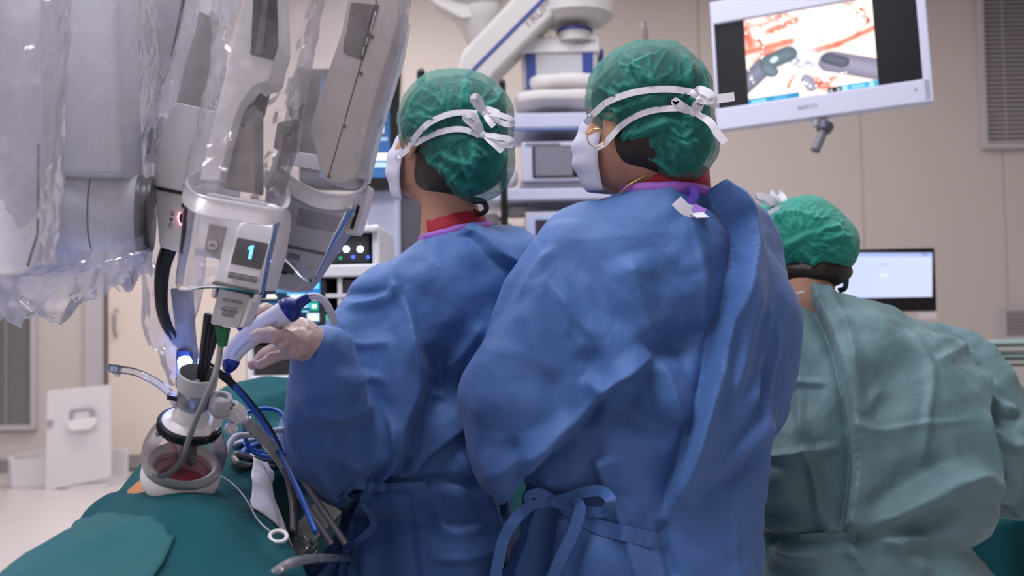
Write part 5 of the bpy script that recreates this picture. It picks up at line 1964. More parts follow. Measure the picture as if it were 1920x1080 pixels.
prism('notch', [(341, 380), (352, 382), (350, 391), (340, 389)], DL + .003, .012, M_rblack, uL, r=2, bevel=0)
Mic = mat('icon_grey', (.13, .10, .11), .6)
for y in (396, 399, 402):
    prism('icon_line', [(320, y), (327, y + 1), (327, y + 2), (320, y + 1)], DL + .0052, .001, Mic, uL, r=0, bevel=0)
prism('icon_heart', [(317, 409), (319.5, 408), (321, 410), (323, 408.6), (325, 410.5), (320.5, 415)], DL + .0052, .001, Mic, uL, r=.8, bevel=0)
for a, b in (((315, 424), (320, 417)), ((320, 417), (323, 426)), ((315, 424), (323, 426))):
    tube('icon_triangle', [P(*a, DL + .005), P((a[0] + b[0]) / 2, (a[1] + b[1]) / 2, DL + .005), P(*b, DL + .005)], .0004, Mic, uL, seg=4, n=2)

# ---- right instrument drive
DR = 1.50
prism('arm_beam', [(662, -320), (742, -300), (748, 30), (736, 80), (694, 215), (668, 332), (640, 344), (606, 336), (581, 243), (584, 225), (640, 62), (652, 0)], DR - .02, .10, mat('beam_taupe_white', (.68, .64, .63), .4), rob, r=[5, 5, 12, 10, 10, 10, 8, 6, 8, 8, 8, 5], bevel=.008)
prism('beam_side', [(748, 30), (760, 20), (748, 90), (706, 225), (680, 335), (668, 332), (694, 215), (736, 80)], DR - .005, .08, M_armg, rob, r=2, bevel=.002)
prism('beam_seam', [(704, -300), (706, -300), (706, 12), (680, 112), (616.5, 332), (615, 331), (678, 112), (704, 12)], DR - .0208, .003, M_rdark, rob, r=0, bevel=0)
prism('beam_pocket', [(658, 4), (700, 8), (676, 111), (648, 102), (643, 95), (646, 66), (650, 60)], DR - .0215, .004, mat('pocket_grey', (.17, .155, .155), .35), rob, r=4, bevel=.0005)
prism('pocket_slot', [(701, 8), (711, 10), (681, 113), (674, 111)], DR - .0218, .004, M_rblack, rob, r=1, bevel=0)
for a, b in (((704, 22), (694, 62)), ((690, 70), (686, 84)), ((683, 88), (679, 104))):
    tube('guide_pin', [P(*a, DR - .022), P((a[0] + b[0]) / 2, (a[1] + b[1]) / 2, DR - .022), P(*b, DR - .022)], .0012, M_rw, rob, seg=6, n=2)
for (x, y) in ((698, 70), (677, 138), (646, 237), (617, 331)):
    lathe('screw', [(0, 0), (.0030, 0), (.0030, .0012), (.0015, .0012), (.0012, .0004), (0, .0004)], P(x, y, DR - .0205), -F0, M_screw, rob, 14)
for (x, y) in ((664, 25), (682, 32)):
    lathe('screw', [(0, 0), (.0018, 0), (.0018, .001), (0, .001)], P(x, y, DR - .0218), -F0, M_screw, rob, 10)
uR = prism('drive_housing', [(500, 340), (560, 352), (664, 392), (640, 428), (575, 524), (556, 549), (494, 538), (486, 460)], DR - .01, .11, M_rg, rob, r=[10, 10, 14, 10, 10, 10, 4, 4], bevel=.006)
prism('seam', [(516, 453), (612, 474), (609, 480), (514, 459)], DR - .0106, .004, M_rdark, uR, r=0, bevel=0)
prism('button', [(541, 473), (563, 478), (560, 489), (537, 484)], DR - .0115, .006, mat('button_slate', (.075, .085, .11), .4), uR, r=3, bevel=.001)
prism('button', [(532, 491), (555, 493), (551, 516), (527, 508)], DR - .0115, .006, mat('button_slate'), uR, r=5, bevel=.001)
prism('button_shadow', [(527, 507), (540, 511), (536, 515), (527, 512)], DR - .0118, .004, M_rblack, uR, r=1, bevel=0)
prism('panel_plate', [(560, 390), (612, 400), (606, 432), (555, 422)], DR - .0112, .003, mat('plate_grey', (.20, .20, .23), .4), uR, r=2, bevel=.0006)
prism('panel_plate', [(614, 401), (640, 407), (633, 436), (608, 433)], DR - .0112, .003, mat('plate_grey2', (.25, .25, .28), .4), uR, r=2, bevel=.0006)
for (x, y) in ((568, 413), (614, 419)):
    lathe('screw', [(0, 0), (.0022, 0), (.0022, .001), (0, .001)], P(x, y, DR - .0125), -F0, M_screw, uR, 10)
for k in range(2):
    for j in range(5):
        x, y = 509 - k * 4 - j * 1.2 + k * 9, 492 + j * 3.4
        prism('print_mark', [(x, y), (x + 3, y + .6), (x + 2.6, y + 2.4), (x - .4, y + 1.8)], DR - .0107, .0005, Mic, uR, r=0, bevel=0)
prism('side_grip', [(664, 372), (692, 345), (684, 385), (668, 440), (646, 438)], DR + .03, .06, M_rw, uR, r=5, bevel=.006)
prism('grip_slot', [(670, 384), (675, 386), (662, 430), (656, 428)], DR + .028, .008, M_rblack, uR, r=1, bevel=.001)

# ---- centre instrument drive with the lit number
D1 = 1.36
prism('arm_beam', [(462, -320), (525, -320), (520, 0), (523, 87), (514, 115), (506, 153), (478, 158), (448, 200), (428, 267), (412, 338), (374, 338), (400, 230), (432, 100), (455, 0)], D1 + .03, .075, M_rw, rob,
      r=[4, 4, 4, 6, 5, 12, 16, 14, 10, 6, 6, 8, 8, 4], bevel=.008)
prism('beam_slot', [(488, -300), (521, -300), (519, 0), (521, 85), (512, 113), (468, 101), (470, 92)], D1 + .027, .01, M_rblack, rob, r=3, bevel=.001)
prism('slot_liner', [(500, -300), (511, -300), (504, 0), (492, 100), (478, 98), (492, 0)], D1 + .024, .008, mat('liner_grey', (.12, .12, .13), .3), rob, r=2, bevel=.001)
for k in range(6):
    lathe('screw', [(0, 0), (.0014, 0), (.0014, .0008), (0, .0008)], P(511 - k * 2.6, 10 + k * 17, D1 + .0265), -F0, M_screw, rob, 8)
prism('inner_link', [(455, 205), (478, 195), (478, 360), (412, 350), (430, 270)], D1 + .06, .05, M_rmetal, rob, r=4, bevel=.003)
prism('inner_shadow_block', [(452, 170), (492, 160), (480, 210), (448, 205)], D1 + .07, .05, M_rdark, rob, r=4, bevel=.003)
lathe('screw', [(0, 0), (.0035, 0), (.0035, .001), (.0018, .001), (.0012, .0002), (0, .0002)], P(456, 234, D1 + .0595), -F0, M_screw, rob, 14)
prism('rear_bracket', [(520, 230), (556, 222), (548, 280), (512, 278)], DR + .01, .05, M_rmetal, rob, r=4, bevel=.003)
prism('rear_slot', [(534, 240), (546, 236), (542, 256), (530, 254)], DR + .008, .01, M_rblack, rob, r=2, bevel=.0005)
u1 = prism('drive_housing', [(392, 360), (520, 384), (524, 410), (512, 480), (492, 549), (398, 529), (412, 486), (384, 470), (352, 462), (356, 385)], D1 + .01, .08, M_rw, rob, r=[8, 10, 6, 6, 8, 8, 5, 5, 6, 8], bevel=.006)
prism('control_pod', [(447, 420), (462, 412), (516, 424), (514, 444), (488, 524), (480, 530), (424, 518), (422, 510)], D1, .03, M_rw, u1, r=8, bevel=.005)
prism('display', [(445, 445), (505, 457), (489, 506), (432, 494)], D1 - .0012, .004, mat('display_black', (.012, .014, .018), .15), u1, r=3, bevel=.0006)
rgt = nrm(P(505, 457, D1) - P(445, 445, D1))
upv = nrm(P(445, 445, D1) - P(432, 494, D1))
Mcy = mat('digit_cyan', (.1, .5, .9), .4, emit=(.12, .52, 1.0), estr=2.2)
prism('digit_one', [(465.5, 463.5), (471, 460), (476.5, 460), (470.5, 486.5), (464.8, 485.3), (469.0, 467.2), (464.0, 468.8)], D1 - .0019, .0006, Mcy, u1, r=0, bevel=0)
for k in range(3):
    y = 509 + k * 4.2
    prism('grille_slot', [(429 - k, y), (484 - k * 1.3, y + 11), (483 - k * 1.3, y + 13.4), (428 - k, y + 2.4)], D1 - .0006, .004, M_rdark, u1, r=1, bevel=0)
prism('seam', [(398, 528), (492, 547), (490, 552), (397, 533)], D1 + .008, .08, mat('seam_slate', (.05, .06, .075), .4), u1, r=1, bevel=0)
prism('grey_panel', [(392, 419), (425, 426), (410, 488), (383, 470)], D1 + .0085, .004, mat('panel_taupe', (.26, .235, .23), .4), u1, r=2, bevel=.0006)
lathe('emblem_ring', [(.0080, 0), (.0092, 0), (.0092, .002), (.0080, .002)], P(398, 458, D1 + .0085), -F0, mat('emblem_edge', (.24, .23, .24), .3), u1, 28, close=True)
lathe('emblem_disc', [(0, 0), (.0078, 0), (.0076, .001), (0, .001)], P(398, 458, D1 + .0085), -F0, mat('emblem_pale', (.48, .46, .47), .3), u1, 28)
prism('emblem_mark', [(391.5, 461.5), (397, 455.5), (398, 458.5), (400, 456), (405, 462.5), (400, 462), (398, 460.5), (396, 461.7)], D1 + .0068, .0006, mat('emblem_maroon', (.16, .05, .06), .5), u1, r=0, bevel=0)
# ---- instrument body below the drive, with print
in1 = thing('surgical_instrument', 'grey-bodied instrument with small print clipped under the lit drive, long black shafts', 'instrument', P(425, 580, D1 + .03))
prism('clip_body', [(403, 533), (482, 549), (478, 562), (401, 546)], D1 + .012, .06, M_rblack, in1, r=2, bevel=.002)
for o_ in ([(398, 540), (405, 542), (400, 560), (395, 556)], [(478, 548), (487, 550), (480, 568), (472, 566)]):
    prism('clip', o_, D1 + .006, .02, M_rw, in1, r=2, bevel=.001)
prism('instrument_body', [(411, 541), (468, 553), (446, 616), (395, 608), (396, 596)], D1 + .01, .05, mat('instrument_grey', (.44, .445, .48), .42), in1, r=[2, 2, 7, 10, 4], bevel=.004)
prism('body_side', [(468, 553), (476, 560), (456, 612), (446, 616)], D1 + .012, .045, M_rw, in1, r=2, bevel=.002)
Mprint = mat('print_dark', (.10, .10, .115), .6)
for (s_, x, y, sz, mm) in (('INTUITIVE', 436, 565, .0060, Mprint), ('da Vinci SP', 432, 577, .0042, mat('print_pale', (.22, .22, .24), .6)), ('Monopolar', 431, 582, .0056, Mprint), ('Curved', 429, 587, .0056, Mprint), ('Scissors', 427.5, 591.6, .0056, Mprint)):
    text('print', s_, P(x, y, D1 + .0098), sz, rgt, upv, mm, in1)
prism('strain_relief', [(403, 612), (427, 616), (420, 651), (408, 650)], D1 + .025, .016, mat('relief_green', (.004, .16, .055), .45), in1, r=2, bevel=.003)
for k in range(4):
    prism('relief_rib', [(405 + k * .6, 618 + k * 7), (424 - k * 1.2, 621 + k * 7), (424 - k * 1.2, 623.5 + k * 7), (405 + k * .6, 620.5 + k * 7)], D1 + .0235, .005, mat('relief_green'), in1, r=0, bevel=0)
prism('relief_mark', [(410, 640), (417, 641), (416.5, 643), (409.8, 642)], D1 + .0238, .003, mat('relief_pale', (.35, .6, .4), .5), in1, r=0, bevel=0)
PB = P(340, 886, 1.50)                       # port base on the abdomen
PA = nrm((.28, -.40, .87))                   # port axis


def port(h, u=0., v=0.):
    x, y, z = frame_from(PA, (0, 1, 0))
    return PB + PA * h + u * x + v * y


for (a, b, r, m_) in ((P(391, 590, D1 + .05), port(.02, .012, .0), .0066, M_rblack), (P(403, 596, D1 + .06), port(.03, -.004, .010), .0066, mat('shaft_dark', (.03, .03, .034), .3)), (P(415, 600, D1 + .07), port(.06, -.012, .018), .0045, M_rblack)):
    tube('shaft', [a, (a + b) / 2, b], r, m_, in1, seg=16)
tip = port(.045, -.024, .0)
tube('wrist', [port(.055, -.026, -.004), port(.045, -.022, .0), port(.03, -.016, .006)], .0042, mat('wrist_pink', (.55, .16, .26), .35), in1, seg=12)
tube('jaw', [port(.032, -.017, .005), port(.01, -.010, .010), port(-.012, -.003, .012)], lambda t: .0032 - .0008 * t, mat('jaw_dark', (.05, .02, .03), .3), in1, seg=10)
cb_ = tube('instrument_cable', [P(414, 648, D1 + .03), P(409, 680, D1 + .025), P(400, 712, D1 + .02), P(383, 752, D1 + .03), P(366, 790, D1 + .05), P(352, 830, D1 + .07), P(340, 862, D1 + .075), P(322, 884, D1 + .08), P(300, 893, D1 + .09), P(274, 886, D1 + .12)], .0043, mat('cable_grey', (.26, .27, .29), .4), in1, seg=12, label='matt grey cable looping down to the port rim')

# ---- drapes over the robot
def film_tube(name, path, amp, seed, m, label, n=64, rows=90, depth=.8, frill=0., hem=None, stretch=(1, 1, .5), sc=.06, parent=None):
    """loose sleeve of thin film: path of (x, y, depth, half-width px)"""
    pts = catmull(np.array([list(P(x, y, d)) + [w * S(d)] for x, y, d, w in path]), max(4, rows // len(path)))
    N = len(pts)
    vs = []
    for i in range(N):
        c, w = pts[i, :3], pts[i, 3]
        t = nrm(pts[min(i + 1, N - 1), :3] - pts[max(i - 1, 0), :3])
        u = nrm(CR - t * np.dot(CR, t))
        v = np.cross(t, u)
        for k in range(n):
            a = 2 * math.pi * k / n
            vs.append(c + w * (math.cos(a) * u + depth * math.sin(a) * v))
    V = np.array(vs)
    Q = np.array([(i * n + j, i * n + (j + 1) % n, (i + 1) * n + (j + 1) % n, (i + 1) * n + j) for i in range(N - 1) for j in range(n)])
    nn = vnormals(V, Q)
    q = V * np.array(stretch)
    rowt = np.repeat(np.linspace(0, 1, N), n)
    D = amp * (1.2 * paper(q / sc, seed) + .5 * paper(q / (sc * .45), seed + 2) + .8 * fbm(q / (sc * 1.4), 3, seed))
    D = D + creases(V, seed + 5, 30, (.02, .10), .9, .028) + creases(V, seed + 15, 24, (.012, .04), .9, .026)
    V = V + nn * D[:, None]
    if hem is not None:
        ang = np.tile(np.arange(n) / n * 2 * math.pi, N)
        V = V + np.outer(np.clip((rowt - .55) / .45, 0, 1) ** 1.5 * hem(ang), np.array([0, 0, 1.]))
    o = ob(name, V, Q, m, parent)
    if parent is None:
        tag(o, label, 'drape', 'clear drapes on the robot')
    return o


wide_ = film_tube('plastic_drape', [(90, -180, 1.42, 200), (95, 60, 1.42, 190), (100, 250, 1.43, 185), (112, 420, 1.44, 165), (125, 545, 1.45, 150)], .008, 3, FILM2,
          'wide crumpled clear drape over the two arms at the left edge', n=200, rows=190, depth=.80,
          hem=lambda a: .016 * np.sin(3 * a + 1) + .012 * np.sin(7 * a) + .02 * np.cos(a))
film_tube('loose_hem', [(116, 452, 1.44, 162), (126, 500, 1.45, 156), (136, 535, 1.45, 142), (150, 562, 1.45, 118)], .011, 41, plastic_film('hem_film', (.95, .92, 1.), haze=.26, hazevar=.3, bumps=.4, bscale=30, rough=.1, gloss=.8),
          None, n=170, rows=60, depth=.72, sc=.05, parent=wide_, hem=lambda a: .008 * np.sin(4 * a + 1) + .006 * np.sin(9 * a) - .010 * np.cos(a))
film_tube('plastic_drape', [(0, -160, 1.28, 130), (0, 80, 1.28, 118), (8, 300, 1.28, 105), (20, 500, 1.29, 84)], .008, 9, FILM, 'tight clear drape on the grey forearm at the far left', n=120, rows=130, depth=.75)
film_tube('plastic_drape', [(300, -160, 1.62, 70), (298, 60, 1.62, 66), (300, 250, 1.62, 64), (320, 400, 1.60, 58), (330, 520, 1.58, 55), (322, 600, 1.56, 52), (340, 650, 1.55, 36), (352, 712, 1.53, 26)], .009, 14, FILM2,
          'long crumpled clear sleeve running down to the blue glowing port clamp', n=120, rows=170, depth=.7, sc=.045)
film_tube('plastic_drape', [(412, -160, 1.47, 60), (392, 20, 1.47, 52), (372, 120, 1.47, 48), (350, 200, 1.47, 66), (340, 280, 1.48, 78)], .006, 21, FILM, 'gathered clear sleeve above the left drive housing', n=72, rows=80, depth=.7, sc=.04)
fc_ = film_tube('plastic_drape', [(520, -160, 1.42, 95), (505, 40, 1.42, 92), (480, 160, 1.42, 92), (455, 280, 1.41, 92), (440, 352, 1.40, 92), (436, 378, 1.40, 90)], .005, 27, FILM, 'clear sleeve over the centre arm ending at its white rim', n=130, rows=130, depth=.62, sc=.07)
fr_ = film_tube('plastic_drape', [(690, -160, 1.50, 95), (672, 40, 1.50, 92), (640, 170, 1.50, 90), (612, 280, 1.50, 86), (600, 345, 1.50, 84)], .005, 33, FILM, 'clear sleeve over the right arm ending at its white rim', n=130, rows=130, depth=.6, sc=.07)


def rim(name, pts, hgt, m, label, par):
    """pale plastic tray rim at the mouth of a sleeve"""
    path = catmull([P(*p) for p in pts], 8, True)
    up = nrm(CU + .28 * CR + .35 * F0)
    sec = [(-.0015, -hgt / 2), (.0015, -hgt / 2), (.002, 0), (.0015, hgt / 2), (.006, hgt / 2 + .001), (.006, hgt / 2 + .003), (-.0015, hgt / 2 + .003), (-.002, 0)]
    N = len(path)
    c = path.mean(0)
    vs = []
    for i in range(N):
        t = nrm(path[(i + 1) % N] - path[i - 1])
        o = np.cross(t, up)
        if np.dot(o, path[i] - c) < 0:
            o = -o
        for a, b in sec:
            vs.append(path[i] + o * a + up * b)
    fs = grid_faces(N, len(sec), True, True)
    return ob(name, vs, fs, m, par, auto=50, label=label)


M_rim = plastic_film('rim_plastic', (.80, .78, .80), haze=.72, hazevar=.15, bumps=.1, rough=.3, gloss=.4)
rim('rim', [(350, 368, 1.36), (375, 386, 1.335), (435, 398, 1.33), (505, 408, 1.335), (530, 398, 1.37), (528, 362, 1.44), (498, 336, 1.49), (430, 328, 1.49), (372, 335, 1.46), (350, 348, 1.40)], .022, M_rim, 'white tray rim round the drive with the lit 1', fc_)
rim('rim', [(512, 320, 1.47), (545, 350, 1.455), (595, 376, 1.45), (645, 380, 1.455), (676, 364, 1.49), (676, 340, 1.54), (640, 318, 1.58), (560, 300, 1.58), (520, 302, 1.53)], .022, M_rim, 'white tray rim round the right-hand drive', fr_)


def pouch(name, top, bot, label, par, m=POUCH, rows=14):
    """clear pouch wall between an upper and a lower closed outline, closed below"""
    a = catmull([P(*p) for p in top], 8, True)
    b = catmull([P(*p) for p in bot], 8, True)
    n = len(a)
    vs, N = [], rows
    for j in range(N + 1):
        t = j / N
        vs += list(a * (1 - t) + b * t)
    fs = [(j * n + i, j * n + (i + 1) % n, (j + 1) * n + (i + 1) % n, (j + 1) * n + i) for j in range(N) for i in range(n)]
    cidx = len(vs)
    cb2 = b.mean(0)
    for j in range(1, 4):
        vs += list(b + (cb2 - b) * j / 4)
    for j in range(3):
        s0 = N * n if j == 0 else cidx + (j - 1) * n
        s1 = cidx + j * n
        fs += [(s0 + i, s0 + (i + 1) % n, s1 + (i + 1) % n, s1 + i) for i in range(n)]
    V = np.array(vs)
    V = V + (.0016 * fbm(V / .03, 2, 5))[:, None] * nrm((1, -1, .3))
    return ob(name, V, fs, m, par, label=label)


pouch('pouch', [(349, 384, 1.36), (375, 400, 1.335), (435, 412, 1.33), (505, 420, 1.335), (526, 412, 1.37), (526, 380, 1.44), (498, 356, 1.49), (430, 350, 1.49), (372, 352, 1.46), (350, 364, 1.40)],
      [(330, 520, 1.40), (338, 544, 1.37), (398, 541, 1.35), (468, 549, 1.345), (493, 552, 1.36), (498, 530, 1.43), (470, 512, 1.46), (430, 502, 1.46), (370, 494, 1.46), (336, 502, 1.43)], 'clear pouch hanging left of the lit number display', fc_)
pouch('pouch', [(514, 345, 1.47), (545, 372, 1.455), (595, 394, 1.45), (645, 398, 1.455), (672, 382, 1.49), (672, 358, 1.54), (640, 336, 1.58), (560, 320, 1.58), (520, 322, 1.53)],
      [(520, 470, 1.47), (545, 500, 1.46), (575, 528, 1.46), (592, 522, 1.46), (606, 494, 1.49), (610, 480, 1.54), (600, 470, 1.58), (560, 450, 1.58), (530, 452, 1.53)], 'clear pouch round the right-hand grey drive', fr_)

# robot tip that clamps the port, lit blue under the film
prism('clamp_link', [(318, 540), (352, 540), (358, 640), (366, 720), (346, 726), (330, 640)], 1.55, .03, mat('clamp_grey', (.30, .31, .36), .4), rob, r=6, bevel=.004)
prism('clamp_head', [(330, 655), (356, 658), (360, 690), (352, 716), (338, 734), (328, 726)], 1.52, .03, mat('clamp_navy', (.02, .035, .11), .35), rob, r=4, bevel=.003)
lathe('clamp_lamp', [(0, 0), (.010, 0), (.0105, .012), (.009, .016), (0, .016)], P(347, 690, 1.508), (.1, -.4, 1), mat('clamp_glow', (.3, .45, 1.), .3, emit=(.22, .38, 1.), estr=14), rob, 20)
pl = bpy.data.lights.new('clamp_lamp_light', 'POINT')
pl.energy = .35
pl.color = (.15, .3, 1.)
pl.shadow_soft_size = .01
plo = bpy.data.objects.new('clamp_lamp_light', pl)
plo.location = P(347, 678, 1.49)
COL.objects.link(plo)

# ---- thick black cable of the left drive
bc = tubepx('black_cable', [(318, 462, 1.52), (306, 500, 1.52), (302, 545, 1.52), (306, 590, 1.52), (324, 630, 1.53), (352, 660, 1.56), (400, 692, 1.60), (440, 724, 1.64), (478, 768, 1.66), (508, 812, 1.67), (530, 862, 1.66), (545, 915, 1.60), (551, 962, 1.52), (551, 1000, 1.46)],
            lambda t: .0125 - .0062 * min(1, t * 2.6) + .0 * t, M_rblack, n=10, seg=16)
tag(bc, 'thick black cable hanging from the left drive and passing behind the port', 'cable')

# ================================================================== patient, drapes, port and small things
M_teal = gown_mat('teal_drape_fabric', (.006, .064, .080), .85, dots=500., spec=.15, sheen=0.)
M_teal2 = gown_mat('teal_drape_light', (.024, .105, .120), .85, dots=500., spec=.15, sheen=0.)
ot = thing('operating_table', 'operating table hidden under the teal drapes at the lower left', 'operating table', (-.5, 1.7, 0))
box('table_base', (-.52, 1.7, .05), (.45, .9, .10), M_grey, ot, .03)
box('table_column', (-.52, 1.7, .35), (.26, .34, .52), M_grey, ot, .03)
box('table_top', (-.56, 1.75, .655), (.22, 2.4, .08), M_dark, ot, .02)


def lerp(y, pts):
    a = np.array(pts)
    return np.interp(y, a[:, 0], a[:, 1])


XLt = [(.35, -.60), (1.2, -.645), (1.5, -.665), (1.9, -.705), (2.6, -.80), (3.1, -.84)]
XRt = [(.35, -.10), (1.0, -.17), (1.3, -.25), (1.6, -.37), (1.8, -.445), (2.6, -.49), (3.1, -.50)]
ZTt = [(.35, .79), (.9, .815), (1.2, .832), (1.42, .842), (1.6, .862), (1.8, .885), (2.05, .905), (2.3, .945), (2.55, .965), (2.85, .965), (3.1, .93)]
ny, nx = 150, 120
vs = []
ys = np.linspace(.35, 3.1, ny)
prof = [(-1.06, .42), (-1.05, .60), (-1.03, .78), (-.99, .88), (-.90, .945), (-.7, .985), (-.35, 1.0), (0, 1.0), (.35, .99), (.7, .965), (.88, .92), (.97, .86), (1.02, .76), (1.05, .6), (1.07, .42)]
pa = catmull(np.array(prof), 12)
tt_ = np.linspace(0, len(pa) - 1, nx)
px_ = np.interp(tt_, np.arange(len(pa)), pa[:, 0])
pz_ = np.interp(tt_, np.arange(len(pa)), pa[:, 1])
for y in ys:
    xl, xr, zt = lerp(y, XLt), lerp(y, XRt), lerp(y, ZTt)
    cx, hw = (xl + xr) / 2, (xr - xl) / 2
    for a, b in zip(px_, pz_):
        vs.append((cx + hw * a, y, zt * b if b > .7 else zt * b))
V = np.array(vs)
Q = np.array([(i * nx + j, i * nx + j + 1, (i + 1) * nx + j + 1, (i + 1) * nx + j) for i in range(ny - 1) for j in range(nx - 1)])
sd = Sculpt(V, Q)
for f in [([(340, 905), (330, 960), (300, 1060)], 'r', .06, .010), ([(420, 905), (470, 970), (500, 1060)], 'v', .05, .018), ([(395, 930), (420, 1000), (400, 1080)], 'r', .05, .014),
          ([(430, 890), (520, 900), (580, 970)], 'r', .05, .016), ([(450, 770), (520, 745), (600, 720)], 't', .03, .016), ([(440, 800), (520, 780), (600, 770)], 'v', .03, .012), ([(250, 920), (180, 960), (60, 1020)], 't', .02, .006),
          ([(300, 1000), (200, 1030), (100, 1070)], 't', .02, .006), ([(470, 900), (540, 960), (590, 1030)], 'v', .03, .01)]:
    sd.fold(*f)
V2 = sd.done(.006 * paper(V / .16, 4) * 1.2 + .004 * fbm(V / .09, 3, 6))
dr = ob('surgical_drape', V2, Q, M_teal, solid=.002)
tag(dr, 'dark teal drape covering the patient from the near edge to behind the port', 'drape')
sd = Sculpt(V2, Q)


GV = V2.reshape(ny, nx, 3)


def on_drape(yy, ss):
    """bilinear lookup on the drape grid: world y and cross index"""
    fy = np.clip((yy - ys[0]) / (ys[-1] - ys[0]) * (ny - 1), 0, ny - 1.001)
    fs_ = np.clip(ss, 0, nx - 1.001)
    i, j = int(fy), int(fs_)
    u, v = fy - i, fs_ - j
    return (GV[i, j] * (1 - u) * (1 - v) + GV[i + 1, j] * u * (1 - v) + GV[i, j + 1] * (1 - u) * v + GV[i + 1, j + 1] * u * v)


def drape_uv(x, y):
    q = sd.hit(x, y)
    while q is None:                  # step towards the middle of the drape
        x, y = x + (330 - x) * .04, y + (1000 - y) * .04
        q = sd.hit(x, y)
    k = int(np.argmin(((V2 - q) ** 2).sum(1)))
    return ys[k // nx], float(k % nx)


def sheet(name, hi, lo, s0, s1, m, label, lift, seed, thick=.0022, nn=90, nr=60, cat='drape'):
    """cloth lying on the drape; far edge traced through photo points, near edge likewise or a fixed y"""
    def edge(e):
        if not isinstance(e, list):
            return lambda s: e
        a = np.array(sorted((drape_uv(*p)[::-1]) for p in e))
        return lambda s: float(np.interp(s, a[:, 0], a[:, 1]))
    fh, fl = edge(hi), edge(lo)
    G = []
    for i in range(nr + 1):
        for j in range(nn + 1):
            s = s0 + (s1 - s0) * j / nn
            yh = fh(s) + .006 * math.sin(j * .45 + seed) + .004 * math.sin(j * 1.1)
            yl = fl(s)
            y = yl + (max(yh, yl + .01) - yl) * i / nr
            p = on_drape(y, s)
            e = 1e-3
            n_ = nrm(np.cross(on_drape(y, s + .3) - p, on_drape(y + .01, s) - p))
            if n_[2] < 0:
                n_ = -n_
            G.append(p + n_ * lift)
    G = np.array(G)
    G[:, 2] += .0025 * paper(G / .10, seed) + .0012 * fbm(G / .05, 2, seed)
    fs = np.array([(i * (nn + 1) + j, i * (nn + 1) + j + 1, (i + 1) * (nn + 1) + j + 1, (i + 1) * (nn + 1) + j) for i in range(nr) for j in range(nn)])
    o = ob(name, G, fs, m, solid=thick)
    return tag(o, label, cat)


sR = drape_uv(325, 1040)[1]
sheet('drape_sheet', [(45, 986), (70, 977), (105, 984), (145, 987), (209, 977), (250, 986), (300, 997), (318, 1012)], .37, 4, sR, M_teal2, 'paler teal sheet with a ragged upper edge in the lower left corner', .012, 3)
s2 = drape_uv(545, 1014)[1]
sheet('drape_sheet', [(130, 945), (160, 932), (200, 920), (262, 912), (300, 914), (350, 922), (392, 908), (440, 932), (500, 976), (545, 1014)], .38, 6, s2, M_teal, 'middle teal sheet in front of the port, ending in a diagonal edge', .006, 5)
w0_ = drape_uv(468, 892)[1]
sheet('white_towel', 1.84, 1.53, w0_, w0_ + 24, mat('towel_white', (.60, .60, .66), .85, bump2=.5, bscale2=30),
      'white absorbent towel tucked between the drape and the blue gown', .010, 7, nn=40, nr=40, cat='towel')

# the patient under the drapes (only a strip of painted skin shows)
pt = thing('person', 'patient under teal drapes, a strip of orange-painted skin at the port', 'person', (-.52, 1.6, .7))
Fp = Field((-.95, .3, .62), (-.12, 3.2, 1.0), .011)
Fp.chain([(-.47, 1.0, .74), (-.52, 1.5, .755), (-.59, 1.95, .765), (-.62, 2.25, .78)], [.095, .09, .09, .085], .05)
Fp.chain([(-.41, 1.0, .73), (-.35, .45, .72)], [.075, .06], .03)
Fp.chain([(-.50, 1.0, .73), (-.45, .45, .72)], [.075, .06], .03)
Fp.chain([(-.60, 2.25, .78), (-.62, 2.45, .79)], [.06, .055], .03)
Fp.ell((-.64, 2.6, .80), (.075, .1, .1), None, .02)
for q in (-1, 1):
    Fp.chain([(-.60 + q * .08, 2.2, .77), (-.57 + q * .06, 1.7, .73), (-.50 + q * .08, 1.3, .72)], [.042, .034, .028], .03)
x_, y_, z_ = frame_from(PA, (0, 1, 0))
sk = PB - PA * .071
Fp.ell(sk, (.080, .072, .049), np.array([x_, y_, z_]), .03)
Vp, Qp = Fp.mesh(2)
ob('body', Vp, Qp, mat('painted_skin', (.42, .17, .055), .45, var=.2, vscale=30), pt)

# ------------------------------------------------------------------ access port
DOME = plastic_film('dome_plastic', (.9, .92, .95), haze=.03, hazevar=.05, bumps=.08, bscale=40, rough=.05)
CLEAR = plastic_film('clear_tube', (.85, .86, .92), haze=.16, hazevar=.12, bumps=.05, rough=.08)
po = thing('access_port', 'clear domed access port with white base ring and black lid ring on the abdomen', 'access port', PB)
M_pw = mat('port_white', (.78, .75, .76), .4)
lathe('base_ring', [(.047, -.028), (.054, -.022), (.0580, -.010), (.0570, .012), (.050, .021), (.044, .017), (.0415, .006), (.041, -.026)], PB, PA, M_pw, po, 64, close=True)
lathe('wound_sleeve', [(.0405, .010), (.0400, -.012), (.037, -.014), (.0375, -.016), (.036, -.03), (.0385, -.032), (.041, -.01)], PB, PA, mat('sleeve_pink', (.50, .17, .26), .4), po, 48, close=True)
lathe('sleeve_line', [(.0372, .0005), (.0400, .0005), (.0400, .002), (.0372, .002)], PB, PA, mat('sleeve_dark', (.10, .02, .04), .5), po, 48, close=True)
lathe('wound', [(0, -.022), (.02, -.021), (.037, -.019), (.037, -.025), (0, -.025)], PB, PA, mat('wound_red', (.42, .02, .04), .3, var=.7, vscale=90), po, 32)
lathe('gauze', [(0, -.016), (.012, -.015), (.02, -.019), (0, -.022)], port(0, .012, -.012), PA, mat('gauze_white', (.62, .56, .56), .9), po, 20)
prf = [(.056, .006), (.0595, .018), (.061, .032), (.0595, .048), (.054, .064), (.046, .077), (.042, .081)]
lathe('dome', [tuple(p) for p in catmull(np.array(prf), 5)], PB, PA, DOME, po, 72, open_ends=True)
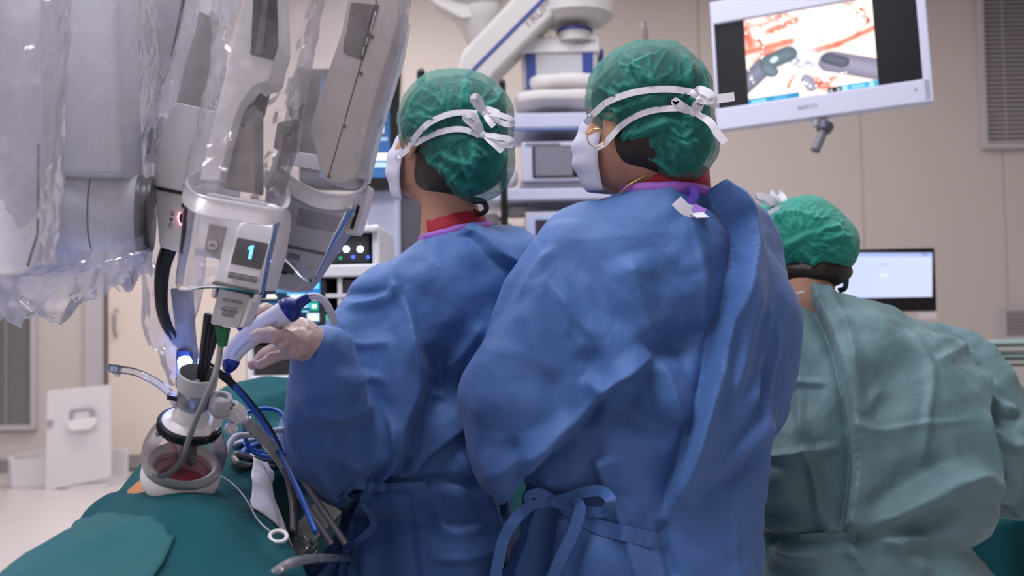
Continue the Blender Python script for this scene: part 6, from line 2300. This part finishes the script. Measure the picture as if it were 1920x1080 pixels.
lathe('lid_ring', [(.040, .078), (.0445, .078), (.0450, .081), (.0450, .090), (.043, .092), (.040, .092)], PB, PA, M_rblack, po, 64, close=True)
kn_ = box('knurl', port(.0845, .0452, 0), (.0018, .0022, .010), M_rblack, po, 0, np.array([x_, y_, z_]))
for k in range(1, 60):
    c = kn_.copy()
    COL.objects.link(c)
    a = 2 * math.pi * k / 60
    p_ = port(.0845, .0452 * math.cos(a), .0452 * math.sin(a))
    c.matrix_parent_inverse = kn_.matrix_parent_inverse
    c.location = Vector(p_)
lathe('lid', [(0, .100), (.020, .100), (.034, .097), (.041, .091), (.041, .086), (0, .086)], PB, PA, M_pw, po, 56)
lathe('cannula_base', [(0, .098), (.026, .098), (.027, .104), (.023, .112), (.0215, .120), (0, .120)], PB, PA, M_pw, po, 40)
lathe('cannula_body', [(.0215, .117), (.0245, .125), (.0250, .150), (.0225, .150), (.0220, .125), (.0195, .118)], PB, PA, plastic_film('cannula_clear', (.7, .72, .8), haze=.3, hazevar=.1, bumps=.05), po, 40, close=True)
for k in range(7):
    a = k * .9
    box('latch_block', port(.128 + .003 * (k % 3), .018 * math.cos(a), .018 * math.sin(a)), (.009, .007, .009), [mat('latch_grey', (.10, .10, .12), .4), mat('latch_pale', (.45, .45, .5), .4)][k % 2], po, .001, np.array([x_, y_, z_]))
lathe('cannula_ring', [(.0225, .148), (.0265, .148), (.0282, .156), (.0285, .174), (.0262, .175), (.0255, .157), (.0225, .152)], PB, PA, mat('ring_grey', (.50, .50, .54), .4), po, 44, close=True)
prism('cannula_divider', [(356, 716), (372, 710), (376, 726), (360, 742), (354, 734)], 1.43, .004, mat('ring_grey'), po, r=3, bevel=.0005)
tube('side_pin', [port(.128, -.02, -.010), port(.130, -.030, -.014), port(.130, -.034, -.016)], .004, M_rblack, po, seg=10)
# valves on the lid
v0 = P(410, 778, 1.455)
va = nrm(P(416, 742, 1.44) - v0)
lathe('valve', [(0, 0), (.010, 0), (.0155, .008), (.0165, .012), (.0160, .016), (.0165, .018), (.0165, .026), (.0150, .029), (.0150, .033), (.0085, .034), (.0080, .030), (0, .030)], v0, va, mat('valve_pale', (.50, .49, .54), .35), po, 32)
lathe('valve_stem', [(0, -.018), (.007, -.018), (.007, .002), (0, .002)], v0, va, M_pw, po, 20)
w0 = P(422, 758, 1.46)
wa = nrm(P(466, 794, 1.50) - w0)
lathe('hose_connector', [(0, 0), (.0105, 0), (.0125, .004), (.0125, .012), (.0140, .013), (.0140, .034), (.0125, .037), (.009, .037), (0, .036)], w0, wa, M_pw, po, 32)
for k in range(10):
    a = 2 * math.pi * k / 10
    fx, fy, fz = frame_from(wa)
    box('connector_rib', w0 + wa * .0235 + .0142 * (fx * math.cos(a) + fy * math.sin(a)), (.002, .002, .02), M_pw, po, .0004, np.array([fx, fy, fz]))
ar = P(436, 762, 1.443)
ad = nrm(P(443, 755, 1.443) - P(433, 772, 1.443))
an = np.cross(F0, ad)
box('arrow_print', ar, (.0014, .0004, .009), M_rblack, po, 0, np.array([an, F0, ad]))
for q in (-1, 1):
    tip_ = ar + ad * q * .0066
    ob('arrow_print', [tip_, tip_ - ad * q * .0045 + an * .003, tip_ - ad * q * .0045 - an * .003], [(0, 1, 2)], M_rblack, po, smooth=False, solid=.0003)
lathe('small_luer', [(0, 0), (.006, 0), (.009, .004), (.009, .010), (.0065, .012), (.0065, .016), (0, .016)], P(424, 806, 1.475), nrm((.9, -.3, .25)), M_pw, po, 22)
tubepx('side_stopcock', [(334, 762, 1.45), (326, 752, 1.455), (320, 738, 1.46)], .0055, mat('valve_pale'), po, seg=12)
tb = thing('side_tube', 'clear tube with a bluish cap sticking out left of the port', 'tube', P(322, 742, 1.46))
tubepx('tube_wall', [(322, 742, 1.46), (304, 724, 1.46), (278, 708, 1.46), (250, 697, 1.46), (222, 693, 1.46)], .0058, CLEAR, tb, seg=14)
lathe('tube_cap', [(0, -.002), (.0070, -.001), (.0075, .004), (.0060, .012), (.0065, .016), (0, .018)], P(224, 694, 1.46), P(204, 690, 1.46) - P(224, 694, 1.46), plastic_film('cap_blue_clear', (.45, .55, .85), haze=.4, hazevar=.15), tb, 22)
tubepx('cap_strap', [(214, 690, 1.455), (214, 700, 1.45), (220, 706, 1.45), (226, 700, 1.455)], .0012, CLEAR, tb, seg=6)

hs = thing('suction_hose', 'clear corrugated hose running from the port connector towards the blue sleeve', 'hose', P(470, 798, 1.5))
tubepx('hose_wall', [(463, 791, 1.50), (480, 808, 1.53), (500, 830, 1.58), (522, 856, 1.63), (540, 885, 1.66)], .0095, plastic_film('hose_clear', (.75, .73, .70), haze=.38, hazevar=.2, rough=.1), hs, seg=16)
for o_ in (-.0045, .0, .0045):
    tube('hose_rib', [P(463 + o_ * 900, 791 - o_ * 700, 1.488), P(480 + o_ * 900, 808 - o_ * 700, 1.518), P(500 + o_ * 900, 830 - o_ * 700, 1.568), P(522 + o_ * 900, 856 - o_ * 700, 1.618)], .0011, mat('rib_brown', (.30, .27, .24), .3), hs, seg=6)

# ------------------------------------------------------------------ white handpiece with blue ends
hp = thing('suction_handpiece', 'white pistol-like handpiece with royal blue end caps and buttons in the gloved hand', 'handpiece', P(500, 630, 1.64))
M_hw = mat('handpiece_white', (.66, .66, .74), .3)
M_hb = mat('handpiece_blue', (.004, .022, .20), .35)
HPd = 1.645
hpath = [P(430, 684, HPd - .01), P(434, 672, HPd - .008), P(443, 655, HPd - .006), P(462, 636, HPd - .003), P(490, 615, HPd), P(518, 597, HPd), P(538, 584, HPd)]
tube('barrel', hpath, lambda t: .0125 + .0075 * min(1, t * 1.5), M_hw, hp, seg=22)
tube('barrel_groove', [P(440, 668, HPd - .0215), P(452, 652, HPd - .0215), P(480, 630, HPd - .0205), P(520, 602, HPd - .0203)], .0007, mat('groove_grey', (.35, .35, .42), .4), hp, seg=6)
e0, e1 = P(536, 585, HPd), P(600, 543, HPd)
ea = nrm(e1 - e0)
lathe('rear_cap', [(0, 0), (.0205, 0), (.0215, .004), (.0210, .012), (.017, .019), (.010, .024), (.0085, .040), (.0075, .046), (0, .046)], e0, ea, M_hb, hp, 32)
f0, f1 = P(434, 676, HPd - .009), P(424, 702, HPd - .012)
lathe('nose_cap', [(0, -.004), (.0138, -.002), (.0140, .004), (.0115, .012), (.006, .020), (0, .020)], f0, f1 - f0, M_hb, hp, 28)
for (x, y) in ((453, 612), (472, 597)):
    c = P(x, y, HPd - .004)
    a_ = nrm(P(490, 583, HPd) - P(465, 598, HPd))
    b_ = nrm(np.cross(a_, F0))
    box('button', c, (.016, .014, .011), M_hb, hp, .004, np.array([a_, F0, b_]))
tb2 = thing('irrigation_tube', 'pale tube with a violet stripe arching from the handpiece to the sleeve', 'tube', P(580, 560, 1.65))
tp_ = [P(572, 562, HPd), P(580, 557, HPd), P(594, 556, HPd + .005), P(608, 565, HPd + .015), P(619, 582, HPd + .03), P(628, 604, HPd + .05)]
tube('tube_wall', tp_, .0062, mat('tube_pale', (.60, .57, .68), .3), tb2, seg=14)
tube('stripe', [p + np.array([0, -.0058, .0022]) for p in tp_], .0009, mat('stripe_violet', (.05, .03, .35), .4), tb2, seg=6)

M_bc = mat('cable_blue', (.006, .07, .36), .35)
c1 = tubepx('blue_cable', [(424, 698, 1.63), (436, 718, 1.635), (456, 744, 1.64), (482, 776, 1.65), (506, 815, 1.64), (524, 850, 1.60), (545, 890, 1.56), (566, 935, 1.52), (582, 975, 1.49), (592, 998, 1.47)], .0042, M_bc, seg=12)
tag(c1, 'royal blue cable running down from the handpiece nose', 'cable')

# coiled cables resting on the drape behind the port
def coil(name, cx, cy, d, rx, ry, turns, r, m, label, seed, tail=None):
    pts = []
    rr = random.Random(seed)
    n = int(turns * 12)
    for k in range(n + 1):
        a = 2 * math.pi * k / 12 + seed
        q = 1 + .10 * math.sin(a * .37 + seed) + .05 * rr.uniform(-1, 1)
        x, y = cx + rx * q * math.cos(a), cy + ry * q * math.sin(a) + 1.2 * math.sin(a * .5)
        p = P(x, y, d)
        s_ = .16
        p = p + np.array([0, .10 * math.sin(-a) * (ry / rx) * 2.2, .0])
        h = sd.bvh.ray_cast(Vector((p[0], p[1], 1.4)), Vector((0, 0, -1)))
        if h[0] is not None:
            p[2] = h[0][2] + r + .004 + .004 * (k / n) * turns
        pts.append(p)
    if tail:
        pts += [P(*t) for t in tail]
    o = tube(name, pts, r, m, n=5, seg=9)
    return tag(o, label, 'cable', 'cables coiled behind the port')


def lay(name, pts, r, m, label, lift=.004, seg=9):
    out = []
    for p in pts:
        if len(p) == 3:
            out.append(P(*p))
            continue
        q = sd.hit(p[0], p[1])
        out.append(q + np.array([0, -.002, r + lift]) if q is not None else P(p[0], p[1], 1.9))
    o = tube(name, out, r, m, n=8, seg=seg)
    return tag(o, label, 'cable', 'cables coiled behind the port')


lay('blue_cable', [(440, 822), (470, 850), (520, 862), (560, 850), (540, 830), (490, 838), (455, 858), (500, 868), (550, 862), (580, 850)], .0045, M_bc, 'royal blue cable lying in flat loops behind the port')
lay('blue_cable', [(430, 800, 1.8), (460, 775, 1.85), (500, 766, 1.9), (528, 775, 1.9), (538, 800, 1.88), (545, 840, 1.86)], .004, M_bc, 'royal blue cable arching high behind the port')
lay('blue_cable', [(458, 796, 1.76), (460, 820, 1.76), (472, 845, 1.77), (500, 856, 1.78), (540, 852, 1.78)], .004, M_bc, 'royal blue cable curling down beside the hose connector')
lay('grey_cable', [(440, 862), (480, 872), (530, 874), (580, 872)], .006, mat('cable_taupe', (.12, .11, .115), .3), 'upper dark grey cable behind the port')
lay('grey_cable', [(438, 870), (455, 884), (500, 884), (560, 882)], .006, mat('cable_taupe'), 'lower dark grey cable behind the port')
lay('white_cable', [(412, 862, 1.6), (425, 846, 1.62), (440, 820, 1.65), (470, 815, 1.72), (530, 806, 1.8), (560, 812, 1.85)], .0055, mat('cable_white', (.46, .47, .56), .4), 'pale grey flat cable rising right of the dome')
lay('white_cable', [(440, 842), (480, 832), (530, 838), (575, 828)], .005, mat('cable_white'), 'pale grey cable lying among the blue loops')

# retrieval string with its ring, plastic bag, clear hose at the bottom
st = thing('retrieval_loop', 'thin pale cord with a small white plastic ring lying on the drape', 'cord', P(520, 1020, 1.2))
sp_ = [(398, 902), (412, 906), (432, 918), (452, 938), (468, 962), (480, 985), (494, 1002), (507, 1012)]
cp = []
for x, y in sp_:
    q = sd.hit(x, y)
    cp.append(q + .010 * nrm(CAM - q) + np.array([0, 0, .012]))
tube('cord', cp, .0011, mat('cord_pale', (.50, .52, .55), .5), st, seg=6)
q = sd.hit(522, 1022) + .030 * nrm(CAM - sd.hit(522, 1022)) + np.array([0, 0, .012])
rn = nrm((.15, -.55, .8))
rx_, ry_, rz_ = frame_from(rn, (0, 1, 0))
tube('pull_ring', [q + .0105 * (1.12 * rx_ * math.cos(2 * math.pi * k / 20) + ry_ * math.sin(2 * math.pi * k / 20)) for k in range(20)], .0030, mat('ring_white', (.66, .66, .68), .35), st, n=3, seg=10, closed=True)
q0 = sd.hit(560, 1035)
bagc = (q0 if q0 is not None else P(560, 1035, 1.3)) + np.array([.01, 0, .012])
bmx = bmesh.new()
bmesh.ops.create_icosphere(bmx, subdivisions=5, radius=1)
bv = np.array([v.co for v in bmx.verts])
bf = [tuple(v.index for v in f.verts) for f in bmx.faces]
bmx.free()
Vb = bagc + bv * np.array([.028, .024, .034]) * (1 - .35 * np.clip(bv[:, 2:], 0, 1))
Vb = Vb + bv * (.008 * paper(Vb / .018, 3) + .003 * fbm(Vb / .01, 2, 2))[:, None]
tag(ob('plastic_bag', Vb, bf, plastic_film('bag_film', (.8, .82, .85), haze=.12, hazevar=.15, bumps=.5, bscale=60, rough=.08)), 'small crumpled clear bag lying beside the white pull ring', 'bag')
th = tubepx('clear_hose', [(470, 1150, 1.15), (508, 1082, 1.19), (545, 1056, 1.22), (580, 1048, 1.30), (620, 1046, 1.50), (660, 1048, 1.95)], .006, plastic_film('hose_clear2', (.7, .72, .78), haze=.35, hazevar=.2, rough=.1), seg=14)
tag(th, 'clear hose curving into the bottom edge below the pull ring', 'hose')
for (dx, lab) in ((0, 'left steel rail tube at the table edge below the blue sleeve'), (26, 'right steel rail tube at the table edge below the blue sleeve')):
    tag(tubepx('rail_tube', [(530 + dx, 880, 1.86), (572 + dx, 945, 1.84), (622 + dx, 1020, 1.82)], .0065, mat('rail_grey', (.34, .34, .38), .3, metal=.4), seg=12), lab, 'rail')

# green drape of the second table, glimpsed between the two blue gowns
gc = P(945, 930, 2.45)
gd_ = thing('instrument_table', 'green-draped instrument table glimpsed between the two blue gowns', 'table', (gc[0], 2.6, 0))
box('table_frame', (gc[0] + .05, 2.62, .36), (.40, .30, .70), M_frame, gd_, .01)
nn_ = 30
vs = []
for i in range(nn_ + 1):
    for j in range(nn_ + 1):
        u, v = i / nn_ * 2 - 1, j / nn_ * 2 - 1
        x, y = gc[0] + .05 + .27 * u, 2.62 + .21 * v
        e = max(abs(u) / .84, abs(v) / .84)
        z = .82 if e < 1 else .82 - min(.30, (e - 1) * 1.6)
        vs.append((x, y, z + .006 * math.sin(9 * u) * math.cos(7 * v)))
fs = [(i * (nn_ + 1) + j, i * (nn_ + 1) + j + 1, (i + 1) * (nn_ + 1) + j + 1, (i + 1) * (nn_ + 1) + j)[::-1] for i in range(nn_) for j in range(nn_)]
ob('table_drape', vs, fs, gown_mat('mint_drape', (.10, .42, .34), .7, dots=500.), gd_, solid=.003, label='mint green table drape')
# dark teal drape filling the lower right corner
vs = []
for i in range(41):
    for j in range(31):
        u, v = i / 40, j / 30
        p = P(1790 + 260 * u, 985 + 30 * math.sin(5 * u + 1) * .4 - 30 * u, 2.42) + np.array([0, .25 * v, -.10 * abs(math.sin(3 * v))]) if v > .5 else P(1790 + 260 * u, 985 - 30 * u + 160 * (1 - 2 * v), 2.42 - .10 * (1 - 2 * v))
        p = np.asarray(p) + np.array([0, .025 * math.sin(14 * u) * (1 - v), 0])
        vs.append(p)
fs = [(i * 31 + j, i * 31 + j + 1, (i + 1) * 31 + j + 1, (i + 1) * 31 + j) for i in range(40) for j in range(30)]
tag(ob('side_drape', vs, fs, M_teal, solid=.003), 'dark teal drape in the lower right corner below the green sleeve', 'drape')
